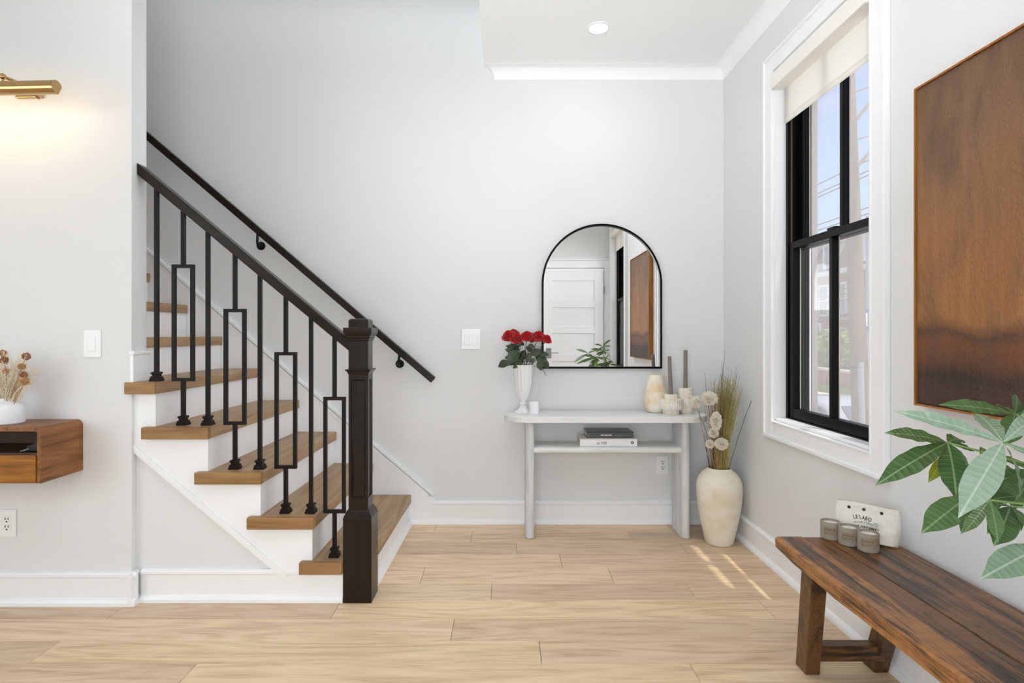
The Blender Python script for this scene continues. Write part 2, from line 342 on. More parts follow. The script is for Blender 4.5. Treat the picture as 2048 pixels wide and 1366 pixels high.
def reclaimed(name, axis='y', gain=1.0):
    m, t, b = newmat(name); L = t.links.new
    tcn = N(t, 'ShaderNodeTexCoord'); oi = N(t, 'ShaderNodeObjectInfo')
    off = N(t, 'ShaderNodeVectorMath', operation='SCALE'); off.inputs[0].default_value = (31, 57, 73); L(oi.outputs['Random'], off.inputs['Scale'])
    av = N(t, 'ShaderNodeVectorMath', operation='ADD'); L(tcn.outputs['Object'], av.inputs[0]); L(off.outputs[0], av.inputs[1])
    def nz2(al, ac, det=5, dist=.4):
        mpn = N(t, 'ShaderNodeMapping'); mpn.inputs['Scale'].default_value = {'x': (al, ac, ac), 'y': (ac, al, ac), 'z': (ac, ac, al)}[axis]; L(av.outputs[0], mpn.inputs['Vector'])
        q = N(t, 'ShaderNodeTexNoise', Scale=1.0, Detail=float(det), Roughness=.65, Distortion=dist); L(mpn.outputs[0], q.inputs['Vector']); return q
    a, c, d = nz2(2.2, 26), nz2(9, 220, 3), nz2(1.6, 5, 4)
    s1 = N(t, 'ShaderNodeMath', operation='MULTIPLY_ADD'); s1.inputs[1].default_value = .45; L(c.outputs['Fac'], s1.inputs[0]); L(a.outputs['Fac'], s1.inputs[2])
    s2 = N(t, 'ShaderNodeMath', operation='MULTIPLY_ADD'); s2.inputs[1].default_value = .8; L(d.outputs['Fac'], s2.inputs[0]); L(s1.outputs[0], s2.inputs[2])
    cr = N(t, 'ShaderNodeValToRGB'); e = cr.color_ramp.elements
    e[0].position = .80; e[0].color = srgb(30, 20, 14); e[1].position = 1.0; e[1].color = srgb(140, 94, 50)
    s3 = N(t, 'ShaderNodeMath', operation='MULTIPLY'); s3.inputs[1].default_value = .86; L(s2.outputs[0], s3.inputs[0])
    for p, col in ((.87, srgb(66, 45, 29)), (.93, srgb(98, 64, 36))): q = e.new(p); q.color = col
    L(s3.outputs[0], cr.inputs['Fac'])
    g = nz2(3.0, 40, 5, .2); gr = N(t, 'ShaderNodeMapRange'); gr.inputs['From Min'].default_value = .62; gr.inputs['From Max'].default_value = .72; gr.inputs['To Max'].default_value = .55; L(g.outputs['Fac'], gr.inputs['Value'])
    mm = N(t, 'ShaderNodeMix', data_type='RGBA'); mm.inputs['B'].default_value = srgb(176, 134, 92); L(gr.outputs[0], mm.inputs['Factor']); L(cr.outputs[0], mm.inputs['A'])
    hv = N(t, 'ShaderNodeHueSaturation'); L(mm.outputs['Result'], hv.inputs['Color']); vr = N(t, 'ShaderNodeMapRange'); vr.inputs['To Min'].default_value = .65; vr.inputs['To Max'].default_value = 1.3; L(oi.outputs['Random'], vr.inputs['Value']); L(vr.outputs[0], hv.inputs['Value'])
    ck = nz2(.9, 15, 3, .5); c1 = N(t, 'ShaderNodeMath', operation='SUBTRACT'); c1.inputs[1].default_value = .5; L(ck.outputs['Fac'], c1.inputs[0]); c2 = N(t, 'ShaderNodeMath', operation='ABSOLUTE'); L(c1.outputs[0], c2.inputs[0])
    c3 = N(t, 'ShaderNodeMapRange'); c3.inputs['From Max'].default_value = .011; c3.inputs['To Min'].default_value = .3; L(c2.outputs[0], c3.inputs['Value'])
    sw = nz2(70, 1.2, 2, .3); s4 = N(t, 'ShaderNodeMapRange'); s4.inputs['From Min'].default_value = .3; s4.inputs['From Max'].default_value = .7; s4.inputs['To Min'].default_value = .8; s4.inputs['To Max'].default_value = 1.15; L(sw.outputs['Fac'], s4.inputs['Value'])
    c4 = N(t, 'ShaderNodeMath', operation='MULTIPLY'); L(c3.outputs[0], c4.inputs[0]); L(s4.outputs[0], c4.inputs[1])
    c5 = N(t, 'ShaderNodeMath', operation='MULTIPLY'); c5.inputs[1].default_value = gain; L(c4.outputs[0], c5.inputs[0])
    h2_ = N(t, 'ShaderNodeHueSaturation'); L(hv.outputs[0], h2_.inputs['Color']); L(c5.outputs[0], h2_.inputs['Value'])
    L(h2_.outputs[0], b.inputs['Base Color'])
    b.inputs['Roughness'].default_value = .34; b.inputs['Specular IOR Level'].default_value = .5
    bp = N(t, 'ShaderNodeBump', Strength=.4, Distance=.005); L(s2.outputs[0], bp.inputs['Height']); L(bp.outputs[0], b.inputs['Normal'])
    return m
M['bench'] = reclaimed('reclaimed_wood', 'y', .88); M['bench_front'] = reclaimed('reclaimed_wood_front', 'y', 1.15); M['benchleg_shaded'] = reclaimed('reclaimed_wood_leg_shaded', 'z', .5); M['benchbar_shaded'] = reclaimed('reclaimed_wood_bar_shaded', 'x', .5)  # leg and bar wood darkened, their shade put into the colour

def painting_mat():
    m, t, b = newmat('abstract_oil_paint'); L = t.links.new
    tcn = N(t, 'ShaderNodeTexCoord'); sx = N(t, 'ShaderNodeSeparateXYZ'); L(tcn.outputs['Object'], sx.inputs[0])
    def nz2(sy, sz, det=4, dist=0.0):
        mpn = N(t, 'ShaderNodeMapping'); mpn.inputs['Scale'].default_value = (1, sy, sz); L(tcn.outputs['Object'], mpn.inputs['Vector'])
        q = N(t, 'ShaderNodeTexNoise', Scale=1.0, Detail=float(det), Roughness=.6, Distortion=dist); L(mpn.outputs[0], q.inputs['Vector']); return q
    big = nz2(4.5, .9); streak = nz2(26, 1.6); fine = nz2(90, 70, 6)
    # height coordinate 0..1 with a wobbly edge
    h0 = N(t, 'ShaderNodeMath', operation='MULTIPLY_ADD'); h0.inputs[1].default_value = 1/1.02; h0.inputs[2].default_value = .5; L(sx.outputs['Z'], h0.inputs[0])
    wb = nz2(5, 5, 8); w1 = N(t, 'ShaderNodeMath', operation='MULTIPLY_ADD'); w1.inputs[1].default_value = .12; w1.inputs[2].default_value = -.06; L(wb.outputs['Fac'], w1.inputs[0])
    h = N(t, 'ShaderNodeMath', operation='ADD'); L(h0.outputs[0], h.inputs[0]); L(w1.outputs[0], h.inputs[1])
    cr = N(t, 'ShaderNodeValToRGB'); e = cr.color_ramp.elements
    e[0].position = 0; e[0].color = srgb(72, 50, 42); e[1].position = 1; e[1].color = srgb(118, 88, 66)
    for p, c in ((.07, srgb(76, 52, 42)), (.105, srgb(60, 42, 36)), (.15, srgb(112, 68, 42)), (.20, srgb(126, 76, 46)), (.225, srgb(98, 64, 44)), (.27, srgb(172, 118, 68)), (.45, srgb(166, 114, 70)), (.75, srgb(146, 108, 76))):
        q = e.new(p); q.color = c
    L(h.outputs[0], cr.inputs['Fac'])
    hs = N(t, 'ShaderNodeHueSaturation'); L(cr.outputs[0], hs.inputs['Color'])
    v1 = N(t, 'ShaderNodeMapRange'); v1.inputs['From Min'].default_value = .3; v1.inputs['From Max'].default_value = .7; v1.inputs['To Min'].default_value = .82; v1.inputs['To Max'].default_value = 1.3; L(big.outputs['Fac'], v1.inputs['Value'])
    v2 = N(t, 'ShaderNodeMapRange'); v2.inputs['From Min'].default_value = .25; v2.inputs['From Max'].default_value = .75; v2.inputs['To Min'].default_value = .86; v2.inputs['To Max'].default_value = 1.14; L(streak.outputs['Fac'], v2.inputs['Value'])
    vm = N(t, 'ShaderNodeMath', operation='MULTIPLY'); L(v1.outputs[0], vm.inputs[0]); L(v2.outputs[0], vm.inputs[1]); L(vm.outputs[0], hs.inputs['Value'])
    pat = nz2(6, 2.2, 6, .8); pr_ = N(t, 'ShaderNodeMapRange'); pr_.inputs['From Min'].default_value = .5; pr_.inputs['From Max'].default_value = .75; pr_.inputs['To Max'].default_value = .75; L(pat.outputs['Fac'], pr_.inputs['Value'])
    gm = N(t, 'ShaderNodeMix', data_type='RGBA'); gm.inputs['B'].default_value = srgb(94, 74, 62); L(pr_.outputs[0], gm.inputs['Factor']); L(hs.outputs[0], gm.inputs['A'])
    L(gm.outputs['Result'], b.inputs['Base Color']); b.inputs['Roughness'].default_value = .5; b.inputs['Specular IOR Level'].default_value = .35
    bp = N(t, 'ShaderNodeBump', Strength=.9, Distance=.012); L(fine.outputs['Fac'], bp.inputs['Height']); L(bp.outputs[0], b.inputs['Normal'])
    return m
M['paint'] = painting_mat()
M['frame_oak'] = wood('frame_wood', srgb(120, 72, 26), srgb(164, 106, 46), srgb(184, 124, 60), 'z', .45, 2, 0, .3)
# street
M['asphalt'] = plain('asphalt', srgb(150, 148, 146), .9, var=.15, scale=8)
M['sidewalk'] = plain('sidewalk_concrete', srgb(205, 198, 186), .9, var=.08, scale=4)
M['lawn'] = plain('lawn', srgb(120, 130, 70), .9, var=.25, scale=8)
def brickmat(name, c1, c2, mortar, sc):
    m, t, b = newmat(name); L = t.links.new
    tcn = N(t, 'ShaderNodeTexCoord'); sx = N(t, 'ShaderNodeSeparateXYZ'); L(tcn.outputs['Object'], sx.inputs[0]); cb = N(t, 'ShaderNodeCombineXYZ')
    L(sx.outputs['Y'], cb.inputs['X']); L(sx.outputs['Z'], cb.inputs['Y'])
    br = N(t, 'ShaderNodeTexBrick', Scale=sc); br.inputs['Color1'].default_value = c1; br.inputs['Color2'].default_value = c2; br.inputs['Mortar'].default_value = mortar
    L(cb.outputs[0], br.inputs['Vector']); L(br.outputs['Color'], b.inputs['Base Color']); b.inputs['Roughness'].default_value = .9
    return m
M['brick'] = brickmat('red_brick', srgb(158, 104, 84), srgb(136, 86, 70), srgb(180, 160, 146), 4.5)
M['slate'] = brickmat('slate_roof', srgb(112, 100, 94), srgb(96, 86, 82), srgb(80, 70, 66), 3.0)
M['extwhite'] = plain('white_exterior_paint', srgb(240, 238, 234), .6)
M['exttrim'] = plain('grey_brick_mould', srgb(120, 116, 116), .8)
M['darkglass'] = plain('house_window_glass', srgb(120, 130, 140), .15)
M['polewood'] = wood('pole_wood', srgb(84, 70, 58), srgb(122, 104, 86), srgb(150, 130, 110), 'z', .85, .6, 0, .3)
M['galv'] = plain('galvanised_steel', srgb(176, 176, 178), .45, .3)
M['wire'] = plain('cable_black', srgb(60, 58, 58), .7)
M['sign'] = plain('blue_sign', srgb(40, 70, 150), .5)
M['carpaint'] = plain('pale_car_paint', srgb(176, 176, 176), .25, coat=.5)
M['carglass'] = plain('car_glass', srgb(90, 100, 108), .08)
M['tyre'] = plain('tyre_rubber', srgb(30, 30, 30), .8)
M['hedge'] = plain('shrub_foliage', srgb(120, 138, 70), .8, var=.35, scale=3)
M['hedge2'] = plain('dark_foliage', srgb(88, 108, 64), .8, var=.35, scale=3)

# ------------------------------------------------------------------ room shell
XR, YB, ZC, YF, XL = 1.366, 3.5, 2.844, -.25, -4.6     # right wall, back wall, ceiling, front wall, far left wall
YW, YW2, XE = 2.448, 2.549, -1.632                       # left wall: front face, back face, free end
XO = 1.56                                                # outer face of the street wall
ZT = 5.4
def struct(g, name, mat, **kw):
    o = g.build(name, mat, **kw); o['kind'] = 'structure'; return o

fl = empty('floor', (0, 0, 0), kind='structure')
G().box(XL, XR, YF, YB, -.08, -.012).build('subfloor', M['slot'], fl)
rows = [3.51, 3.342, 3.173, 3.0, 2.823, 2.646, 2.486, 2.315, 2.149, 2.001]
while rows[-1] > YF+.02: rows.append(rows[-1]-.166)
joints = {0: [-.422, 1.0], 1: [-.195, .735], 2: [.063, .985], 3: [-1.3, .291], 4: [-.403, .518], 5: [-.062, .853], 6: [-1.647, -.723, 1.12], 7: [-2.4, -.209], 8: [-1.705, .131], 9: [-1.1, .66]}
for i in range(len(rows)-1):
    y1, y0 = rows[i], max(rows[i+1], YF)
    js = sorted(joints.get(i, [random.uniform(-1.6, -.3), random.uniform(.2, 1.1)]))
    while js[0] > XL+1.9: js.insert(0, js[0]-random.uniform(1.5, 1.95))
    xs = [XL]+[j for j in js if j > XL+.1]+[XR]
    for a, b_ in zip(xs, xs[1:]):
        c = ((a+b_)/2, (y0+y1)/2, -.006)
        g = G(); e = .0008; t_ = .0007
        g.hexa([(a+e, y0+e, -.012), (b_-e, y0+e, -.012), (b_-e, min(y1, YB)-e, -.012), (a+e, min(y1, YB)-e, -.012)],
               [(a+e, y0+e, -t_), (b_-e, y0+e, -t_), (b_-e, min(y1, YB)-e, -t_), (a+e, min(y1, YB)-e, -t_)])
        e2 = e+t_; yy = min(y1, YB)
        g.hexa([(a+e, y0+e, -t_), (b_-e, y0+e, -t_), (b_-e, yy-e, -t_), (a+e, yy-e, -t_)],
               [(a+e2, y0+e2, 0), (b_-e2, y0+e2, 0), (b_-e2, yy-e2, 0), (a+e2, yy-e2, 0)])
        g.f = [f for k, f in enumerate(g.f) if k not in (1, 6)]
        bmx = g.build('plank', M['floor'], fl, origin=c)

struct(G().box(XL, XO, YB, YB+.15, -.1, ZT), 'wall_back', M['wall'])
struct(G().box(XL, XE, YW, YW2, 0, ZT), 'wall_left', M['wall'])
struct(G().box(XL, XR, YF-.15, YF, -.1, ZC), 'wall_front', M['wall'])
struct(G().box(XL-.15, XL, YF-.15, YB+.15, -.1, ZT), 'wall_far_left', M['wall'])
# street wall with its two window openings
WINS = [(2.069, 2.828), (-.13, .63)]
WZ0, WZ1 = .742, 2.505
g = G(); ys = [YF-.15, WINS[1][0], WINS[1][1], WINS[0][0], WINS[0][1], YB+.0]
for k in range(5):
    if k in (1, 3):
        g.box(XR, XO, ys[k], ys[k+1], -1.6, WZ0); g.box(XR, XO, ys[k], ys[k+1], WZ1, ZT)
    else: g.box(XR, XO, ys[k], ys[k+1], -1.6, ZT)
struct(g, 'wall_right', M['wall'])
XC = -.129
g = G().prism([(XL, YF), (XR, YF), (XR, YB), (XC, YB), (XC, YW2), (XL, YW2)], 'z', ZC, ZC+.25)
struct(g, 'ceiling', M['ceil'])
struct(G().box(XL, XC+.1, YW, YB, ZT, ZT+.1), 'ceiling_stairwell', M['ceil'])
struct(G().box(XE, XC, YW, YW2, ZC, ZT), 'wall_stairwell_front', M['wall'])
struct(G().box(XC, XC+.1, YW, YB, ZC+.25, ZT), 'wall_stairwell_right', M['wall'])

# crown moulding (cove) with a self-return at its free end
prof = [(0.0, 2.768), (.004, 2.768)]+[(.004+.064*(1-math.cos(a)), 2.772+.070*math.sin(a)) for a in [math.pi/2*i/7 for i in range(8)]]+[(.068, ZC)]
vs, fs = [], []; XQ = -.0625
for p, z in prof:
    vs += [(XQ-p, YB, z), (XQ-p, YB-p, z), (XR-p, YB-p, z), (XR-p, YF, z)]
for i in range(len(prof)-1):
    for k in range(3): fs.append((4*i+k, 4*i+k+1, 4*i+5+k, 4*i+4+k))
cr = struct(G().add(vs, fs), 'trim_crown', M['ceil'], smooth=True)

BP = [(0, 0), (.030, 0), (.029, .014), (.022, .025), (.015, .029), (.014, .031), (.014, .117), (.017, .119), (.021, .123), (.021, .132), (.016, .137), (.012, .141), (0, .141)]
def base_y(name, x0, x1, y):      # runs along x on a wall that faces -y
    return struct(G().prism([(y-d, z) for d, z in BP], 'x', x0, x1), name, M['trim'])
base_y('baseboard_back', -.475, XR-.014, YB)
struct(G().prism([(XR-d, z) for d, z in BP], 'y', YF, YB), 'baseboard_right', M['trim'])
base_y('baseboard_left', XL, XE+.029, YW)
struct(G().prism([(XE+d, z*.994) for d, z in BP], 'y', YW-.0285, 2.475), 'baseboard_left_end', M['trim'])
base_y('baseboard_stair', XE+.0295, -.712, 2.482)
struct(G().prism([(YF+d, z) for d, z in BP], 'x', XL, .36), 'baseboard_front', M['trim'])

# ------------------------------------------------------------------ staircase
st = empty('staircase', (-1.2, 2.95, 0), 'straight white staircase with oak treads climbing left along the back wall', 'staircase')
NB = [-.584, -.819, -1.047, -1.278, -1.509, -1.756, -1.972, -2.206]
while len(NB) < 12: NB.append(NB[-1]-.2305)
NF = [b-.014 for b in NB]; NF[0] = -.606
TZ = [.1825+.1963*i for i in range(12)]
TT, YT, YS = .051, 2.432, 2.466
for i in range(12):
    zb = NB[i]; zf = NF[i]; z1 = TZ[i]; z0 = z1-TT
    yf = YT if i < 4 else YW2
    xb, xf = NB[i]-.29, NF[i]-.29
    y0 = yf; y1 = YB-.017
    if i < 4: lo = [(xf, y0), (zf, y0), (zb, y1), (xb, y1)]
    elif i == 4: lo = [(-1.655, YT), (zf, YT), (zb, y1), (-1.83, y1), (-1.83, YW2), (XE+.001, YW2), (XE+.001, YW-.001), (-1.655, YW-.001)]
    else: lo = [(xf, YW2+.001), (zf, YW2+.001), (zb, y1), (xb, y1)]
    if i < 5:
        xl = lo[0][0]; zf0 = zf; zf = -.7105 if i == 0 else zf; k_ = (zb-zf)/(y1-YT)*.03
        G().prism([(xl, YT), (zf, YT), (zf+k_, YT+.03), (xl, YT+.03)] if i < 4 else [(xl, YT), (zf, YT), (zf+k_, YW-.0015), (xl, YW-.0015)], 'z', z0, z1).build('return_nosing', M['nosing'], st, origin=((xl+zf)/2, YT, z1), bevel=.002)
        zf = zf0; yn = YT+.0305 if i < 4 else YW-.001
        lo = [(xf, yn), (zf+k_, yn), (zb, y1), (xb, y1)] if i < 4 else [(XE+.001, yn), (zf+k_, yn), (zb, y1), (-1.83, y1), (-1.83, YW2), (XE+.001, YW2)]
    G().prism(lo, 'z', z0, z1).build('tread', M['tread'], st, origin=((zb+xb)/2, (y0+y1)/2, z1), bevel=.004)
    rz0 = TZ[i-1] if i else 0
    ry = YS+.004 if i < 5 else YW2+.001
    rx_b, rx_f = NB[i]-.016, NF[i]-.016
    G().hexa([(rx_f-.018, ry, rz0), (rx_f, ry, rz0), (rx_b, y1, rz0), (rx_b-.018, y1, rz0)],
             [(rx_f-.018, ry, z0), (rx_f, ry, z0), (rx_b, y1, z0), (rx_b-.018, y1, z0)]).build('riser', M['trim'], st)
# shoe moulding along the bottom riser
G().hexa([(-.622, 2.58, 0), (-.594, 2.58, 0), (-.574, YB-.03, 0), (-.6, YB-.03, 0)], [(-.622, 2.58, .03), (-.606, 2.58, .03), (-.588, YB-.03, .03), (-.6, YB-.03, .03)]).build('shoe_moulding', M['trim'], st)
# outer stringer with its saw-tooth top, and the recessed panel under the diagonal
saw = []
for i in range(5):
    saw += [(NF[i]-.0155, (TZ[i-1]-TT if i else 0)), (NF[i]-.0155, TZ[i]-TT)]
sp = [(-.877, 0)]+[(-.712, 0), (-.712, .08)]+[(-.623, .08)]+saw[1:]+[(XE, TZ[4]-TT), (XE, .692)]+[(-.956, .121)]
G().prism(sp, 'y', YS, YS+.016).build('stringer', M['trim'], st)
pp = [(XE, 0), (-.7, 0), (-.7, .1)]+[q_ for i in range(5) for q_ in ((NF[i]-.04, (TZ[i-1]-TT if i else .1)), (NF[i]-.04, TZ[i]-TT))]+[(XE, TZ[4]-TT)]
G().prism(pp, 'y', YS+.016, YS+.03).build('under_stair_panel', M['wall'], st)
d = Vector((.6756, 0, -.571)).normalized(); up = Vector((.571, 0, .6756)).normalized()
a = Vector((XE, YS, .692)); b_ = Vector((-.956, YS, .121))
for off, w, th in ((-.006, .012, .007), (-.020, .016, .004)):
    G().bar(a+up*off, b_+up*off, th*2, w, up).build('panel_moulding', M['trim'], st)
# hairline joint in the skirt, continued by the diagonal
# wall-side skirt board with its cap
SL = .856; X0, Z0 = -.444, .191
zs = lambda x: Z0+SL*(X0-x)
G().prism([(-.475, 0), (-.475, zs(-.475)-.03), (-3.2, zs(-3.2)-.03), (-3.2, zs(-3.2)-.6), (-.7, 0)], 'y', YB-.016, YB).build('wall_skirt', M['trim'], st)
dd = Vector((-1, 0, SL)).normalized(); uu = Vector((SL, 0, 1)).normalized()
p0 = Vector((-.440, YB-.0115, .188)); p1 = Vector((-3.2, YB-.0115, zs(-3.2)))
G().bar(p0-uu*.010, p1-uu*.010, .022, .016, uu).build('skirt_cap', M['trim'], st)
G().bar(p0-uu*.028+Vector((-.013, .002, 0)), p1-uu*.028+Vector((0, .002, 0)), .018, .02, uu).build('skirt_cap', M['trim'], st)
G().hexa([(-.585, YB-.028, 0), (-.475, YB-.028, 0), (-.475, YB-.0165, 0), (-.585, YB-.0165, 0)], [(-.585, YB-.022, .029), (-.475, YB-.022, .029), (-.475, YB-.0165, .029), (-.585, YB-.0165, .029)]).build('shoe_moulding', M['trim'], st)
G().box(-.475, -.440, YB-.0185, YB, .1, .172).build('skirt_cap', M['trim'], st)
# plinth block wrapped round the wall end above the fifth tread
g = G().box(XE-.004, XE+.012, YW-.008, YW2+.004, TZ[4], TZ[4]+.118)
g2 = G().box(XE-.008, XE+.018, YW-.012, YW2+.008, TZ[4]+.118, TZ[4]+.136)
struct(g, 'trim_wall_end', M['trim'], bevel=.002); struct(g2, 'trim_wall_end_cap', M['trim'], bevel=.005)

# ------------------------------------------------------------------ stair railing
rl = empty('stair_railing', (-.647, 2.5125, 0), 'dark stair railing with square newel post and iron balusters beside the steps', 'railing')
RY = 2.51
rtop = lambda x: 1.939-.832*(x+1.632)
xa, xb = XE, -.682
g = G().hexa([(xa, RY-.03, rtop(xa)-.052), (xb, RY-.03, rtop(xb)-.054), (xb, RY+.03, rtop(xb)-.054), (xa, RY+.03, rtop(xa)-.052)],
             [(xa, RY-.03, rtop(xa)), (xb, RY-.03, rtop(xb)), (xb, RY+.03, rtop(xb)), (xa, RY+.03, rtop(xa))])
M['rail'] = wood('espresso_rail', srgb(22, 16, 10), srgb(32, 24, 15), srgb(42, 32, 21), 'x', .3, 2, 0, .2, .25)
g.build('handrail', M['rail'], rl, bevel=.005)
cx, cy = -.647, 2.5125
g = G()
g.sq([(.0625, 0), (.0625, .372), (.060, .374), (.060, .381), (.056, .384), (.056, .389), (.0515, .393), (.0515, .397), (.046, .404), (.0433, .404),
      (.0433, .440), (.0433, .990), (.0433, 1.000), (.046, 1.004), (.050, 1.014), (.056, 1.018), (.056, 1.022), (.0433, 1.024), (.0433, 1.148), (.0475, 1.150), (.0475, 1.158), (.0525, 1.162), (.0525, 1.170), (.0575, 1.176), (.0625, 1.186), (.0625, 1.206), (.0433, 1.207), (.0433, 1.238), (.038, 1.245), (.030, 1.247)], cx, cy)
me_ = g.build('newel_post', M['dark'], rl)
bm = bmesh.new(); bm.from_mesh(me_.data); bm.faces.ensure_lookup_table()
sides = [f for f in bm.faces if f.calc_area() > .02 and abs(f.normal.z) < .1 and .6 < f.calc_center_median().z < .8]
r1 = bmesh.ops.inset_individual(bm, faces=sides, thickness=.019, depth=0)
r2 = bmesh.ops.inset_individual(bm, faces=sides, thickness=.004, depth=-.009)
r3 = bmesh.ops.inset_individual(bm, faces=sides, thickness=.005, depth=.003)
bm.to_mesh(me_.data); bm.free()
m_ = me_.modifiers.new('bevel', 'BEVEL'); m_.width = .0015; m_.segments = 1
BX = [-1.5608, -1.4414, -1.331, -1.2095, -1.098, -.982, -.869, -.7635]
BT = [4, 3, 3, 2, 2, 1, 1, 0]
RECT = {1: (.967, 1.4896), 3: (.772, 1.2914), 5: (.576, 1.0977), 7: (.377, .897)}
for i, x in enumerate(BX):
    zb, zt = TZ[BT[i]], rtop(x)-.045
    g = G(); h = .008
    def bx(x0, x1, z0, z1): g.box(x0, x1, RY-h, RY+h, z0, z1)
    if i in RECT:
        r0, r1_ = RECT[i]; wv = .049
        g.prism([(x-h, zb+.004), (x+h, zb+.004), (x+h, r0), (x+wv, r0), (x+wv, r1_), (x+h, r1_), (x+h, zt), (x-h, zt), (x-h, r1_), (x-h, r1_-.0001), (x-wv, r1_-.0001), (x-wv, r0), (x-h, r0)], 'y', RY-h, RY+h)
        g = G()
        outer = [(x-wv, r0), (x+wv, r0), (x+wv, r1_), (x-wv, r1_)]; q = .015
        inner = [(x-wv+q, r0+q), (x+wv-q, r0+q), (x+wv-q, r1_-q), (x-wv+q, r1_-q)]
        V_, F_ = [], []
        for yy in (RY-h, RY+h):
            V_ += [(p[0], yy, p[1]) for p in outer]+[(p[0], yy, p[1]) for p in inner]
        for k in range(4):
            k2 = (k+1) % 4
            F_ += [(k, k2, 4+k2, 4+k), (8+k, 12+k, 12+k2, 8+k2), (k, 8+k, 8+k2, k2), (4+k, 4+k2, 12+k2, 12+k)]
        g.add(V_, F_)
        g.box(x-h, x+h, RY-h, RY+h, zb+.004, r0+.002); g.box(x-h, x+h, RY-h, RY+h, r1_-.002, zt)
    else: bx(x-h, x+h, zb+.004, zt)
    bo = g.build('baluster', M['iron'], rl)
    s_ = G().sq([(.0215, zb), (.0215, zb+.009), (.019, zb+.011), (.019, zb+.018), (.0135, zb+.022), (.0135, zb+.030), (.017, zb+.033), (.017, zb+.040), (.0085, zb+.043)], x, RY)
    s_.build('shoe', M['iron'], bo)

# wall handrail
wr = empty('wall_handrail', (-.437, 3.42, .896), 'dark wooden handrail sloping along the back wall above the stairs', 'handrail')
p = Vector((-.437, 3.42, .900)); q = Vector((-3.3, 3.42, .900+.853*2.863))
g = G(); dv = (q-p).normalized(); uv = Vector((dv.z, 0, -dv.x)); uv = uv if uv.z > 0 else -uv
g.bar(p, q, .044, .040, uv).build('rail', M['rail'], wr, bevel=.004)
for (bx_, bz_) in ((-1.523, 1.731), (-.657, .995), (-2.6, 2.65)):
    br = G().tube([(bx_, YB, bz_), (bx_, YB-.008, bz_)], .026, 20).build('bracket', M['iron'], wr, smooth=True)
    zr = .900+.853*(-.437-(bx_+.012))-.028
    G().tube([(bx_, YB-.006, bz_), (bx_, YB-.05, bz_-.004), (bx_+.006, YB-.072, bz_+.012), (bx_+.012, 3.42, zr+.01)], .0075, 8).build('bracket_arm', M['iron'], br, smooth=True)
    G().ball((bx_, YB-.013, bz_), .017, 14, 8).build('bracket_knob', M['iron'], br, smooth=True)

